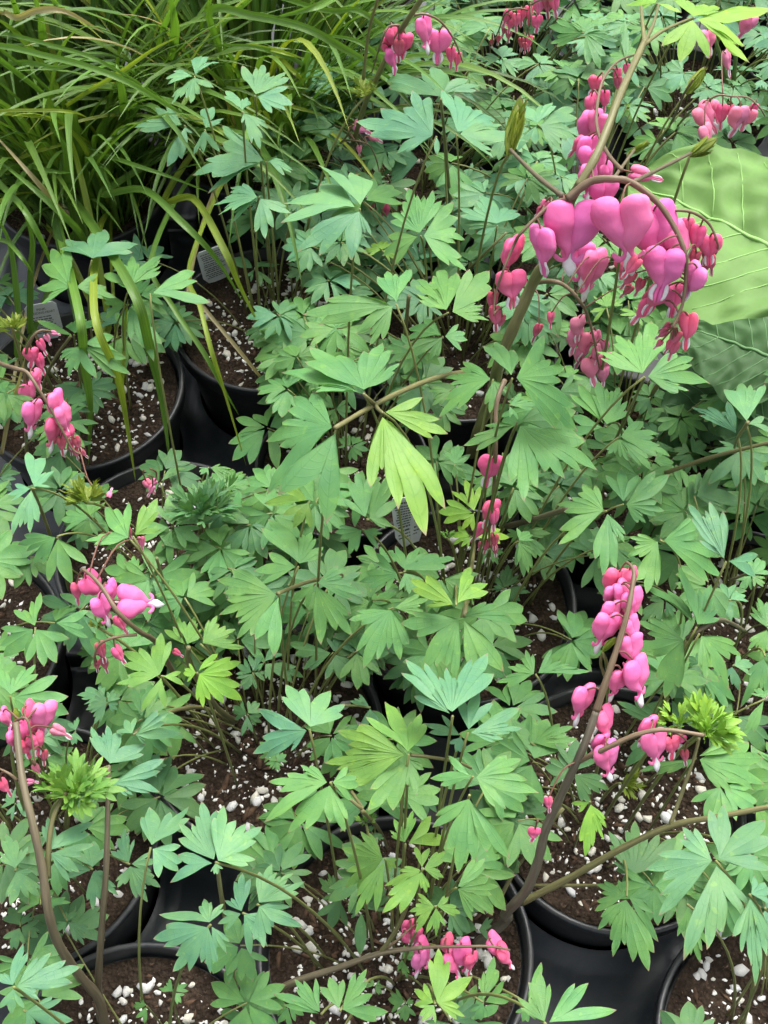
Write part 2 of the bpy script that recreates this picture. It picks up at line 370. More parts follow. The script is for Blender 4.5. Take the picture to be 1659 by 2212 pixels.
for key, nm, fn, mt in (('ol', 'outer_petal', lambda: petal_outer(-1, True), M_PINK), ('orr', 'outer_petal', lambda: petal_outer(1, True), M_PINK), ('cl', 'outer_petal', lambda: petal_outer(-1, False), M_PINK), ('cr', 'outer_petal', lambda: petal_outer(1, False), M_PINK),
                        ('inn', 'inner_petal', petal_inner, M_WHITE), ('wl', 'inner_petal', lambda: petal_wing(-1), M_WHITE), ('wr', 'inner_petal', lambda: petal_wing(1), M_WHITE)):
    FM[key] = [as_mesh(nm, uneven(fn(), 3.7*k + len(key), .085), mt) for k in range(5)]
def add_flower(plant, kind, p, width, roll, yaw, hang, col):
    """kind f: open with curled tips, m: heart still closed at the mouth, b: slim bud.  p: middle of the heart"""
    view = (CAMP - p).normalized()
    cu = (CUP - view*CUP.dot(view)).normalized()
    up = (Vector((0, 0, 1))*.45 + cu*.55).normalized()
    up = Matrix.Rotation(math.radians(roll), 3, view) @ up
    z = (view - up*view.dot(up)).normalized(); z = Matrix.Rotation(math.radians(yaw), 3, up) @ z
    x = up.cross(z).normalized()
    sx, sy = (1.0, 1.0) if kind == 'f' else ((.95, .92) if kind == 'm' else (.62, 1.0))
    m = frame(p, x*width*sx, up*width*sy, z*width*(1.0 if kind != 'b' else .75))
    notch = p + up*width*sy*.27
    a = hang if (hang - notch).length > .003 else notch + up*.01
    mid = (a + notch)*.5 + up*((a-notch).length*.22)
    V, F, U = stalk_mesh(catmull([a, mid, notch], 4), .0007, .0006, 5)
    fl = wobj('flower' if kind != 'b' else 'flower_bud', mesh('pedicel', V, F, U, [M_STEM]), plant, (.17, .08, .055))
    if kind == 'f': ks = ('ol', 'orr')
    else: ks = ('cl', 'cr')
    fv = random.randrange(5)
    for k in ks: obj('outer_petal', FM[k][fv], fl, m, tuple(c*R(.92, 1.08) for c in col))
    if kind == 'f': obj('inner_petal', FM['inn'][fv], fl, m, WHITE)
    else:
        for k in ('wl', 'wr'): obj('inner_petal', FM[k][fv], fl, m, WHITE)
    return fl

# ---------------------------------------------------------------- pots, soil, perlite
def lathe(prof, n=56):
    V, F, U = [], [], []
    for i, (r, z) in enumerate(prof):
        for k in range(n):
            q = 2*math.pi*k/n; V.append(Vector((r*math.cos(q), r*math.sin(q), z))); U.append((k/n, i/len(prof)))
    for i in range(len(prof)-1):
        for k in range(n): F.append((i*n+k, i*n+(k+1) % n, (i+1)*n+(k+1) % n, (i+1)*n+k))
    return V, F, U
# profiles for a rim radius of 0.105
WALL = [(.0, .0), (.072, .0), (.076, .004), (.097, .160), (.097, .1655), (.0945, .1655), (.090, .11), (.088, .105)]
LIP = [(.0975, .158), (.1025, .159), (.1035, .1605), (.1035, .1715), (.1045, .1725), (.1045, .1785), (.1035, .1800), (.1005, .1800), (.0995, .1790), (.0985, .1660), (.0955, .1640)]
POT_WALL = as_mesh('pot_wall', lathe(WALL), M_POT); POT_LIP = as_mesh('rim', lathe(LIP), M_POT)
def chip_mesh(rr):
    bm_v = []; import bmesh
    b = bmesh.new(); bmesh.ops.create_icosphere(b, subdivisions=1, radius=.5)
    sd = rr.uniform(0, 50); sx, sy, sz = rr.uniform(.8, 1.3), rr.uniform(.65, 1), rr.uniform(.55, .9)
    for v in b.verts:
        k = 1 + .75*noise.noise(v.co*2.1 + Vector((sd, 0, 0))); v.co = Vector((v.co.x*sx*k, v.co.y*sy*k, v.co.z*sz*k))
    m = bpy.data.meshes.new('perlite_chip'); b.to_mesh(m); b.free(); m.materials.append(M_PERL)
    m.polygons.foreach_set('use_smooth', [True]*len(m.polygons)); return m
rc = random.Random(11)
CHIPS = [chip_mesh(rc) for _ in range(10)]
CHIP_V = [[v.co.copy() for v in m.vertices] for m in CHIPS]; CHIP_F = [[tuple(p.vertices) for p in m.polygons] for m in CHIPS]
def soil_z(x, y, sd): return .0035*noise.noise(Vector((x*38, y*38, sd))) + .0022*noise.noise(Vector((x*110, y*110, sd)))
def soil_mesh(r, sd):
    V, F, U = [Vector((0, 0, soil_z(0, 0, sd)))], [], [(0, 0)]
    nr, ns = 26, 72
    for i in range(1, nr+1):
        for k in range(ns):
            q = 2*math.pi*k/ns; a = r*i/nr; x, y = a*math.cos(q), a*math.sin(q)
            V.append(Vector((x, y, soil_z(x, y, sd) + (.004*(i/nr)**6)))); U.append((x, y))
    for k in range(ns): F.append((0, 1+k, 1+(k+1) % ns))
    for i in range(nr-1):
        for k in range(ns): F.append((1+i*ns+k, 1+(i+1)*ns+k, 1+(i+1)*ns+(k+1) % ns, 1+i*ns+(k+1) % ns))
    return mesh('soil', V, F, U, [M_SOIL])
def make_pot(plant, rad, n_chip, rr, fill=-.016):
    """pot, soil and what lies on the soil, all in the plant's own space (origin on the ground under the pot)"""
    k = rad/.105; sc = Matrix.Diagonal((k, k, 1, 1))
    po = obj('pot', POT_WALL, plant, sc); obj('rim', POT_LIP, po)
    sr = .0955*k; sd = rr.uniform(0, 90)
    so = obj('soil', soil_mesh(sr, sd), plant, Matrix.Translation((0, 0, RIM + fill)))
    def spot(m=.94):
        a = rr.uniform(0, 2*math.pi); q = sr*m*math.sqrt(rr.random()); return q*math.cos(a), q*math.sin(a)
    for i in range(int(n_chip*1.9)):
        x, y = spot(); s = .0034 + .0075*rr.random()**1.9
        mt = Matrix.Translation((x, y, soil_z(x, y, sd) + s*.12)) @ Matrix.Rotation(rr.uniform(0, 6.3), 4, 'Z') @ Matrix.Rotation(rr.uniform(-.6, .6), 4, 'X') @ Matrix.Scale(s, 4)
        g = rr.uniform(.80, .92); wm = rr.uniform(.90, 1.0)
        obj('perlite_chip', rr.choice(CHIPS), so, mt, (g, g*(.5+.5*wm), g*wm*wm))
    def crumbs(n, s0, s1, m, flat, name, colr):
        V, F = [], []
        for i in range(n):
            x, y = spot(.97); s = s0 + (s1-s0)*rr.random()**2.2; c = rr.randrange(len(CHIPS)); o = len(V)
            rot = Matrix.Rotation(rr.uniform(0, 6.3), 3, 'Z') @ Matrix.Rotation(rr.uniform(-1, 1), 3, 'X'); e = rr.uniform(1, flat)
            z = soil_z(x, y, sd)
            for v in CHIP_V[c]:
                q = rot @ Vector((v.x*s*e, v.y*s, v.z*s*(.9/e**.5))); V.append(Vector((x+q.x, y+q.y, z+q.z+s*.12)))
            F += [tuple(a+o for a in f) for f in CHIP_F[c]]
        tag(obj(name, mesh(name, V, F, None, [m]), so, None, colr), kind='stuff')
    if n_chip > 5:
        crumbs(int(n_chip*9), .0012, .0046, M_PERL, 1.2, 'perlite_crumbs', (.86, .84, .80))
        crumbs(int(n_chip*4.0), .0015, .0075, M_BARK, 2.2, 'bark_crumbs', (.090, .054, .034))
        crumbs(int(n_chip*3.5), .0015, .0060, M_BARK, 2.4, 'peat_crumbs', (.040, .024, .016))
    return so
# ---------------------------------------------------------------- what stands where (view pixels of the photograph)
# pots: id, rim centre x, y, rim radius, perlite chips, label
POTS = [
 ('P1', 181, 832, .103, 64, 'potted bleeding heart next to the grass with a drooping pink raceme over its soil'),
 ('P2', 590, 688, .100, 46, 'potted bleeding heart with a plain grey tag leaning in its soil under arching grass blades'),
 ('P10', 722, 1012, .084, 26, 'small potted bleeding heart hidden under the largest spreading leaf'),
 ('P11', 376, 1198, .101, 50, 'potted bleeding heart with dark crinkled young leaf tufts and a pink raceme bending down'),
 ('P6', -92, 1408, .099, 60, 'potted bleeding heart with white flecked bare soil beside the small rose buds'),
 ('P7', 72, 1806, .101, 54, 'potted bleeding heart with tall brown stem of rose flowers above a feathery green tuft'),
 ('P8', 565, 1582, .100, 58, 'potted bleeding heart with bare soil in front and bright yellow green leaf tips'),
 ('P5', 300, 2318, .104, 60, 'potted bleeding heart whose thick brown stems rise from perlite covered soil'),
 ('P3', 838, 2026, .105, 80, 'potted bleeding heart with a pink raceme lying along a nearly level stem over soil'),
 ('P4', 1330, 1742, .105, 80, 'potted bleeding heart with a steep grey stem of pink hearts and lime green tuft'),
 ('P9', 1003, 1298, .100, 48, 'potted bleeding heart holding a printed grey tag and a short drooping rose raceme'),
 ('P12', 1040, 775, .100, 26, 'potted bleeding heart whose arching brown stem carries the largest bunch of pink hearts'),
 ('P13', 1312, 985, .100, 34, 'potted bleeding heart with a short hooked raceme of dusky pink flowers over its soil'),
 ('P14', 1745, 885, .100, 10, 'potted bleeding heart of blue green leaves just below the broad crinkled leaf'),
 ('P17', 1585, 1345, .100, 30, 'potted bleeding heart with folded pale edged leaves behind the lime green tuft'),
 ('P15', 1735, 2205, .104, 60, 'potted bleeding heart with a blank pale tag and large smooth leaves hanging over its soil'),
 ('P18', 880, 420, .098, 12, 'potted bleeding heart with tall blue green leaves and two small pink clusters beside the grass'),
 ('P19', 1235, 520, .098, 12, 'potted bleeding heart with plain blue green leaves behind the largest bunch of flowers'),
 ('P21', 1090, 190, .098, 12, 'potted bleeding heart in the back row with hanging bunches of small rose buds'),
 ('P23', 1885, 1752, .100, 10, 'potted bleeding heart showing only leaf tips beside the lime green tuft'),
 ('P24', 860, -70, .098, 0, 'potted bleeding heart leaves between the grass and the hanging rose buds'),
 ('P27', 1085, -95, .096, 0, 'potted bleeding heart leaves among which the small rose buds hang'),
 ('P28', 1870, 260, .096, 0, 'potted bleeding heart leaves beside the faded pink flowers and above the broad crinkled leaf'),
 ('P25', 1300, -110, .098, 0, 'potted bleeding heart leaves behind the hanging rose buds'),
 ('P26', 1700, -60, .098, 0, 'potted bleeding heart leaves behind the forked green stems'),
 ('P22', 1490, 215, .098, 12, 'potted bleeding heart in the back row with forked green stems and faded pink flowers'),
]
GRASS_POTS = [('G1', 175, 395, .100, 'dense green grass clump spilling over the rim beside the printed tag'),
              ('G2', 560, 300, .098, 'green grass clump leaning over the blue green bleeding heart leaves'),
              ('G3', 60, 80, .096, 'green grass clump in the back row with straw coloured tips, farther from the tags'),
              ('G4', 420, 20, .096, 'tall green grass clump in the back row between its neighbouring clump and the pink buds')]
# places where bare soil or tray shows: no low leaves there (x, y, radius)
BARE = [(470, 600, 100), (90, 690, 80), (890, 1110, 110), (300, 880, 120), (480, 770, 120), (250, 980, 90), (480, 930, 90), (620, 2010, 90), (680, 1850, 80), (620, 2130, 80), (1270, 1870, 140), (1440, 1680, 110), (450, 1640, 120), (560, 1730, 80), (30, 1290, 90), (100, 1430, 90),
        (300, 1860, 90), (1190, 1290, 70), (1150, 1380, 60), (270, 2110, 130), (400, 2150, 100), (1600, 2120, 120), (50, 1110, 60), (400, 1960, 70), (1270, 2080, 160), (1290, 1350, 60), (180, 1230, 60), (920, 1120, 80), (1080, 2120, 60), (1100, 1980, 50)]
# leaves: tile, node x, y, colour[@height], then kind and tip of every leaflet
LEAVES = """
A 1155 455 t@0.30 w 1150 235 r 1295 340 t 985 565 s 1275 530 l 975 425 t 1125 600
A 1095 745 t@0.24 t 770 720 d 1000 940 s 1145 790 r 920 640
A 1215 770 t@0.24 w 1190 580 t 1330 700 t 1200 900 s 1290 880 s 1120 880
A 1440 665 t@0.30 w 1350 465 d 1470 560 t 1565 825 t 1615 690 s 1430 750
A 1515 570 t@0.30 d 1440 380 w 1570 345 w 1700 420 d 1740 600
A 1580 960 t@0.24 t 1130 990 w 1320 745 t 1215 1070 w 1480 860 t 1745 970
A 1540 1170 t@0.24 w 1255 1150 t 1290 1240 t 1575 1405 l 1355 1300 t 1365 1065 t 1730 1240
B 1105 590 t w 1050 325 t 765 405 t 1345 455
B 1085 810 t w 575 660 t 925 505 d 835 900 s 1085 915
B 1200 795 t@.27 w 1250 480 t 1490 570 t 1655 790 t 1430 920 t 1500 660
B 990 945 t@.1 d 745 1010 t 755 1080 t 1170 1160 d 1250 1000 d 870 880
B 630 1240 t w 185 1090 t 650 905 w 265 1450 s 590 1475 d 700 1390
B 990 1400 g w 900 1065 t 800 1220 d 1185 1215 l 745 1475 t 1260 1395 t 1270 1565 t 1055 1105
B 1445 1340 t w 1350 1095 d 1225 1195 d 1240 1310 t 1570 1220 d 1340 1440
B 300 980 b t 345 820 s 215 920 d 420 890 d 230 1045
B 100 1100 t w 0 900 t 235 965 t -20 1010
B 430 720 d@.04 t 475 530 d 330 600 l 210 780 t 420 870 t 560 640
B 520 960 t@.06 t 560 860 d 430 1010 t 640 1000 d 500 1090
B 270 1190 t@.12 d 200 1260 t 370 1280 d 280 1290 d 180 1160
B 1270 180 t@.1 t 1060 60 d 1340 90 t 1250 260 t 1430 160
B 1230 270 t@.06 t 1360 270 d 1190 170 t 1330 380
B 1470 350 t@.1 t 1330 330 d 1500 250 t 1640 380 d 1480 440 d 1560 460
B 870 860 t@.08 t 740 900 d 860 760 d 960 840
B 1330 1050 t@.05 w 1290 960 t 1590 1080 d 1430 990 t 1460 1130
C 565 195 g@.16 d 440 70 d 545 60 d 730 115 t 745 240 t 650 355 t 345 235 d 350 150
C 815 110 g@.15 t 700 60 d 840 290 d 900 140 t 920 60 t 780 220
C 1215 105 b@.33 t 1165 310 t 1110 -10 w 1659 90 w 1620 260 r 1520 280 w 1400 -20
C 1000 20 b@.34 s 1150 60 d 890 40 w 950 -60 s 800 0
C 290 740 t@.2 w 375 555 t 520 605 t 550 780 t 450 890 t 180 860 t 150 560
C 340 1170 t@.12 w 235 920 d 400 975 t 540 1090 t 250 1060
C 790 640 y@.08 t 970 690 d 880 580 t 770 720 d 900 700 t 700 620
C 560 480 y@.06 d 510 510 t 530 420 d 640 500
C 1130 420 t@.05 w 940 480 t 1080 330 t 1290 480 t 1330 560 d 1160 540
C 900 760 t@.05 w 780 760 t 900 830 t 1000 720 d 980 800
C 1480 420 t@.06 t 1350 380 t 1600 380 t 1560 540 d 1430 500
C 1620 470 t@.12 d 1590 430 t 1659 520 t 1590 520
C 450 970 t@.05 t 330 900 d 480 830 t 560 930 t 430 1050
C 150 1010 t@.05 t 30 980 t 210 930 t 120 1090 t 230 1060
C 660 60 g@.1 w 560 0 t 740 70 d 640 130 t 600 60
C 80 390 t@.08 t 0 330 d 110 300 t 250 370 t 80 460 d 180 420
C 450 330 d@.03 t 330 350 d 440 440 t 560 400
C 1050 200 t@.04 w 990 110 t 1150 260 t 1040 280
E 545 190 t t 600 -75 w 370 10 w 810 35
E 440 350 g w 295 100 s 170 285 t 235 440 t 680 360 s 470 470 d 580 280
E 770 360 g d 760 95 w 955 115 d 960 215 t 605 225
E 765 450 g t 610 515 t 600 400 d 920 440 w 905 710 s 780 670
E 890 385 g w 1165 215 w 1260 425
E 440 630 g@.13 s 215 545 d 345 480 d 470 480 t 610 540 d 400 640
E 485 690 g w 700 610 w 745 850 t 390 860 d 330 745 s 575 890
E -20 330 g t 60 240 t 105 330 t 60 440
E 470 910 d@.03 d 360 960 d 450 1040 t 700 1010 d 530 990
E 1510 240 d@.04 s 1365 150 t 1480 310 d 1560 130 d 1630 320 t 1659 200
E 1560 590 d@.04 d 1440 610 t 1530 690 t 1640 540 d 1600 480
E 160 1180 d@.02 t 60 1170 t 230 1250 d 130 1120 d 200 1100
E 400 1290 d@.03 w 250 1330 t 440 1450 t 510 1320
F 845 450 g w 290 470 w 790 180 t 690 665 s 610 585 s 925 175
F 1155 500 g w 1110 130 t 985 180 t 965 400 w 1400 240 t 1390 600 t 1375 400
F 1125 640 g@.15 d 910 540 t 880 765 t 1050 780 d 1275 640
F 650 980 g@.34 w 300 600 t 325 920 s 135 740 t 750 620 d 870 810
F 490 1180 g@.34 t 200 945 w 15 1180 w 0 1480 w 400 1715
F 760 1090 y@.35 w 1170 1180 d 1000 1010 t 690 1490 w 1030 1715
F 1420 895 g w 1230 700 w 1090 1065 t 1400 1090 d 1510 970 t 1125 860
F 1560 1170 g@.28 t 1245 1310 t 1365 1140
F 290 250 d@.05 d 190 280 t 340 350 t 430 250 d 260 150
F 220 490 d@.05 d 110 480 t 240 590 d 270 410 t 170 380
F 380 880 g@.07 d 180 890 t 240 830 t 430 850 d 330 960
F 480 1070 g@.06 t 330 1010 t 430 960 t 580 1070 t 480 1160 d 400 1120
F 560 180 d@.05 t 450 130 t 650 110 t 700 200 t 520 250
F 760 130 y@.1 t 650 110 d 760 60 t 850 160
F 1190 1400 g@.1 d 1270 1360 t 1130 1310 t 1220 1260 t 1190 1480 d 1260 1440
F 1170 960 g@.12 t 1030 950 t 1060 1040 t 1260 1080 d 1180 1040
F 580 1290 g@.04 t 500 1240 t 600 1370 t 680 1310 t 630 1220
F 850 700 d@.04 t 800 620 t 930 760 t 780 780 d 860 640
F 980 760 d@.05 t 900 720 t 1060 740 t 960 840
G 140 890 g d 60 620 w 310 640 w 515 795 w 630 1170
G 30 890 g@.2 d 110 960 s 60 980
G 925 880 g@.27 w 780 560 t 640 725 w 990 480 w 1345 885 t 1185 970 t 1275 690
G 170 1150 g@.3 t 545 1065 w 655 1430 w 210 1620 w 490 1430
G 695 1180 g@.18 w 500 855 d 780 920 d 825 1020 t 440 1200 t 660 860
G 770 1240 g d 1030 1180 t 1100 1310 t 975 1410 t 710 1340 d 830 1370 d 900 1130
G 1480 1230 t w 1235 970 d 1440 965 t 1250 1100
G 1530 1160 t w 1500 815 w 1640 830 t 1700 1170
G 1500 1310 t t 1310 1300 t 1340 1490 d 1370 1250 t 1659 1500
G 300 480 d@.06 d 440 400 t 360 620 d 250 580 t 200 440
G 700 470 y@.1 d 600 490 t 620 410 t 720 330 t 800 430 t 620 550
G 900 520 y@.1 t 860 570 t 780 460 d 930 450
G 480 620 d@.05 d 450 500 t 350 680 t 560 500 t 500 720
G 120 1050 g@.12 t 290 1050 d 200 960 t 180 1120
G 320 1290 g@.1 t 250 1270 t 440 1380 t 350 1400 d 250 1370
G 1000 1250 d@.05 t 900 1100 t 1100 1150 t 1060 1400
G 960 1000 d@.06 w 900 900 t 1060 960 t 880 1080
G 1200 1330 d@.05 t 1100 1290 t 1300 1260 t 1150 1440
H 190 185 t t 145 -85 t 320 70 d 300 180 w 165 430 t 40 415 d 40 215
H -10 120 t t 85 10 d 90 130 t 10 240
H 340 470 g@.12 w 95 510 t 185 630 t 390 710 
H 490 420 d@.06 t 300 310 t 640 400 t 480 550 d 550 300 d 360 390
H 775 490 g@.2 w 600 240 s 755 245 t 505 500 t 610 540
H 790 470 y@.21 w 930 250 t 965 420
H 970 530 g w 960 360 w 1100 400 t 1240 535
H 1000 620 g t 1160 700 d 1000 740 t 1215 570 d 860 580
H 800 710 g@.09 w 790 560 w 590 640 d 990 770 d 870 620
H 210 1010 g t 230 780 d 75 900 w 5 1180 w 330 1210
H 325 985 g t 400 835 w 530 910 d 510 1060
H 60 1420 g w 210 1200 d 80 1290 w 390 1490 t -10 1240
H 1110 1120 y w 1040 930 d 970 1010 t 1180 900 t 1200 1010
H 1190 1110 y d 1290 930 w 1460 1110 t 1400 1030
H 960 1300 y w 680 1325 w 725 1130 d 960 1050 w 830 1500 s 980 1480 d 1100 1330
H 1170 1280 b@.22 t 1290 1140 t 1440 1215 t 1200 1490 w 1425 1450 d 1080 1280
H 1080 1220 y d 1030 1220 d 1220 1120 d 1090 1330
H 630 1430 t@.08 t 600 1250 d 710 1400 t 440 1380 d 500 1480
H 1160 940 d@.06 w 1040 750 w 1150 750 t 1300 850 t 1000 960
H 880 950 d@.04 t 780 1030 t 900 1060 t 960 900
H 1300 560 d@.05 t 1200 600 t 1400 480 t 1450 620 t 1250 700
H 1400 250 d@.06 t 1480 180 t 1460 330 t 1360 420 d 1300 300
H 1340 340 d@.05 t 1260 420 t 1350 470 t 1440 370
H 950 150 d@.05 w 890 60 t 1060 60 t 1100 40 t 860 200
H 1240 60 g@.06 t 1310 40 t 1390 90 t 1400 180 t 1190 100
H 1500 1280 d@.05 t 1400 1230 t 1550 1150 t 1600 1280 t 1450 1380
I 150 810 g@.27 w -235 690 t -220 910 w -110 1060 w 100 1135
I 265 650 g w 95 335 t 0 660 w 360 400 t 430 490
I 365 750 g w 555 640 w 650 800 t 220 860 w 400 1115 t 550 1040
I 670 370 g@.2 w 610 50 t 810 110 t 520 240 t 870 250 d 830 400
I 645 430 g@.18 t 475 440 t 560 570 t 740 540 d 765 450
I 330 260 y@.22 w 0 235 t 240 400 t 130 120
I 860 690 g@.16 t 630 740 t 710 570 t 785 800
I 890 680 g@.16 w 980 500 d 840 510 w 1195 600 w 970 800
I 825 895 g@.2 w 555 930 w 640 1215 w 870 1210 w 1060 950 t 1040 840
I 1200 880 y@.24 w 1290 585 w 905 680 t 1020 880 r 1395 700
I 1230 950 g@.22 w 1600 950 t 1470 820 w 1470 1250 w 870 1010 t 990 1220 t 1190 1300
I 1310 330 b t 1260 100 t 1180 170 t 1345 165 d 1090 310 d 1240 420
I 1290 470 b@.1 d 1540 440 t 1160 450 d 1230 530 d 1330 400
I 470 1160 d@.08 t 200 1100 t 270 1250 w 550 1320 d 510 1060
I 590 1170 d@.08 d 760 1280 t 640 1360 t 560 1060 d 680 1130
I 1510 770 d@.03 d 1420 700 t 1500 600 t 1640 800 t 1560 880 d 1410 790
I 1400 540 g@.05 t 1340 640 t 1450 640 d 1500 560 d 1330 560
I 1570 500 g@.1 t 1560 640 t 1659 660 d 1680 560 t 1640 430
I 60 1220 d@.05 t 130 1110 t 300 1290 w 100 1320 t 0 1260
I 700 880 d@.05 t 620 780 t 720 1010 t 560 870
I 150 700 d@.06 t 60 600 t 240 790 t 200 640
J 700 320 g w 560 115 w 400 280 w 415 510 w 690 690 t 815 500
J 800 280 g w 790 30 w 1080 100 w 950 385 t 1040 320
J 1020 495 g@.2 t 820 590 t 830 480 w 950 800 w 1490 680 w 1270 370
J 1410 620 t@.24 t 1190 250 t 1310 260 w 1640 580 s 1250 490
J 1235 1010 g@.2 w 950 670 t 1090 650 t 1370 730 t 1395 890
J 1250 1050 g@.2 w 1560 1130 t 1300 1310 w 1470 1350
J 1175 1080 g@.18 w 880 975 w 885 1130 w 1050 1430
J 190 450 g@.08 t 370 450 t 210 680 t 350 600 d 240 390 d 100 470
J 280 1290 g@.16 w 380 1120 w 220 1140 t 110 1240 t 480 1220 w 610 1270 t 40 1330
J 1220 230 d@.1 w 1260 60 t 1540 270 t 1440 320 d 1370 60
J 1659 1020 g w 1600 810 t 1560 870 t 1540 1140 t 1630 1170
J 1050 850 d@.04 t 900 960 t 1000 1010 t 940 830 d 1100 950
J 1640 1180 g@.12 t 1550 1330 t 1540 1450 t 1659 1420
J 1430 850 t@.16 t 1380 720 t 1480 890 t 1440 970 d 1530 800
J 90 780 d@.03 t 30 760 t 90 640 t 180 700 t 120 870
J 1250 1230 d@.08 w 1120 1350 t 1250 1400 t 1180 1180
J 1560 700 g@.1 t 1640 600 t 1640 760 t 1500 780
J 1450 1240 t@.1 t 1580 1210 t 1480 1370 t 1380 1310
J 820 180 d@.08 t 700 120 t 850 60 t 930 240 t 760 300
J 480 120 g@.08 t 450 100 t 540 50 t 430 190 t 560 190
K 790 290 t w 1095 285 w 1000 150 t 730 190 t 870 350
K 650 475 t@.16 t 640 200 w 870 330 t 540 250
K 650 580 t@.17 w 980 440 t 945 600 t 505 630 d 790 640 d 560 690
K 90 1100 t w 40 830 t 170 930 d -10 990 t 30 1310 t 220 1260 d 210 1100
K 290 990 t t 280 770 w 550 780 t 545 940 w 390 1170 d 470 1110
K 550 1090 t@.12 d 540 900 t 660 1130 w 530 1340 w 690 1250 t 370 1130
K 770 1060 t w 700 820 d 630 970 t 700 1200 w 860 1280 t 960 1200 d 940 1040 d 800 910
K 895 960 t t 880 700 w 1120 710 w 1070 1080
K 1280 1050 t w 1060 810 w 1180 650 t 1330 700 w 1560 790 w 1520 1040 w 990 1110 d 1290 1120
K 1250 1420 t w 850 1480 t 925 1325 t 1200 1240 t 1000 1690 w 1250 1710 d 1350 1580 d 1330 1300
K 1440 1350 t t 1430 1100 d 1330 1270 t 1490 1600 w 1590 1550 d 1290 1410 t 1610 1400
K 1530 1300 t t 1610 1040 t 1710 1150 t 1700 1380
K 80 1790 t w 130 1510 t 300 1570 w 480 1670 t 230 1860 t 60 1950 d -20 1700
K 140 1930 t@.1 w 440 1990 t 370 1860 t 200 2060
K 1030 1820 g@.05 t 1000 1720 t 1110 1760 t 940 1790 d 1080 1880
K 870 1900 g@.05 d 770 1910 t 850 2009 d 830 1850
K 120 1430 d@.06 w 50 1300 t 180 1330 t 60 1560 t 230 1480
K 400 1400 d@.06 t 440 1330 t 550 1460 w 500 1530 t 330 1460
K 240 1300 g@.08 w 120 1220 t 330 1200 t 350 1300 t 420 1290
K 640 100 t@.1 t 560 20 t 690 140 t 500 130 t 690 30 t 560 230
K 450 270 t@.09 t 380 200 t 460 180 t 430 350
K 870 480 t@.08 t 800 430 t 950 390 t 990 470 t 930 540
K 920 180 d@.05 t 1000 40 t 1060 120 t 880 270
K 1470 170 d@.04 w 1370 130 t 1540 90 t 1550 220 t 1440 290
K 1620 400 g@.05 t 1540 330 t 1540 430 t 1659 480
K 60 60 g@.12 w 0 -60 t 180 -70 t 250 120 w 100 180
K 200 300 t@.1 w 60 330 t 280 220 t 340 330 w 190 420
K 90 700 t@.08 w 20 640 t 200 690 t 60 800 t 190 780
L 330 260 t w 20 135 w 190 -20 w 470 -45 t 550 70 w -15 405 t 215 390
L 920 410 y@.26 w 810 10 w 1015 105 t 660 190 w 385 400 t 490 260 w 480 560
L 920 420 g@.25 w 660 780 t 970 640 t 1010 500
L 455 575 g w 90 590 w 190 860 w 530 855 w 270 440 t 635 570 s 50 770
L 1300 540 g w 1700 620 t 1600 385 w 1040 540 t 1150 410 w 1500 730
L 1280 650 g w 1050 835 w 1190 1095 w 1520 1030
L 1270 280 t@.27 w 1325 0 w 1610 105 w 1595 250 t 1490 310
L 1230 300 t@.26 t 1010 215 t 1200 390 s 1110 160
L 1180 180 t@.29 w 1150 -150 w 905 -190 w 1400 -240 t 935 -30
L 780 1030 y@.17 w 640 870 w 510 960 w 520 1190 s 720 1320 t 595 1335 d 850 1080
L 900 940 y@.15 w 945 740 d 800 850 s 815 770 w 1170 880
L 1000 1090 y@.19 t 960 935 w 1150 960 d 860 1090 t 765 1350 d 870 1190 d 1130 1140 d 1030 1230 d 770 1180
L 1080 1310 y@.2 d 970 1230 d 1160 1250 d 1240 1350 d 1090 1490 d 950 1450 d 920 1340 s 1140 1430 s 1030 1470
L 1200 1200 g@.16 t 1310 1180 w 1460 1190 w 1440 1350 t 1300 1400 w 1380 1010
L 510 1250 d@.05 t 430 1110 t 380 1140 t 390 1270 t 450 1450 t 600 1160
L 640 1330 d@.06 s 620 1605 t 790 1200 t 550 1320
L 20 1300 t w 100 1040 t 215 1070 t 300 1150 t 290 1430 t 215 1310 t 60 1560
L 400 1950 g w 240 1740 t 115 1830 t 170 1890 s 360 1720
L 510 1930 g w 450 1720 w 660 1680 t 720 1830 w 860 1940
L 1075 1890 y@.2 w 1080 1575 w 1315 1710 w 1260 1960 t 940 1800 t 1000 1990
L 1360 1880 g@.12 w 1440 1580 w 1560 1850 t 1370 1690 t 1330 1990
L 1630 1890 g@.12 t 1659 1790 t 1720 1600 t 1600 2000
L 1500 950 d@.06 t 1580 1110 w 1620 920 t 1440 1130
L 1330 1450 d@.05 t 1250 1390 t 1430 1380 w 1150 1450 t 1420 1500
L 880 1620 g@.05 t 950 1560 t 910 1740 t 850 1700
L 720 1780 g@.03 t 650 1780 t 690 1730 t 760 1830 d 750 1750
L 700 870 d@.06 t 680 830 t 780 900 t 730 960
L 200 1900 g@.05 w 100 1900 t 200 2040 t 300 1960
L 900 1880 g@.05 t 790 1860 t 950 1880 t 900 2000
L 690 130 t@.14 w 620 40 t 560 80 w 740 240 t 600 250
L 1000 650 d@.08 t 870 660 t 1060 580 t 1090 740 t 950 760
L 130 450 g@.06 t 70 470 t 150 500 t 190 400 t 90 400
L 1560 650 d@.08 w 1659 560 w 1600 800 t 1500 600
M 340 2009 g t 310 1665 t 170 1860 w 785 1900 w 590 1770
M 1350 1040 t@.31 w 930 1050 w 1150 825 w 1425 670 w 1680 760 w 1690 1090 w 1010 1350 w 1190 1605 t 1330 1540 w 1530 1370
M 1550 1240 t@.32 w 1580 1790 t 1485 1590 t 1700 1600 t 1680 1190
M 820 1250 g@.12 t 770 1150 t 640 1180 w 630 1340 t 645 1440 w 730 1590 w 950 1690 t 1025 1520 t 980 1350 t 980 1210
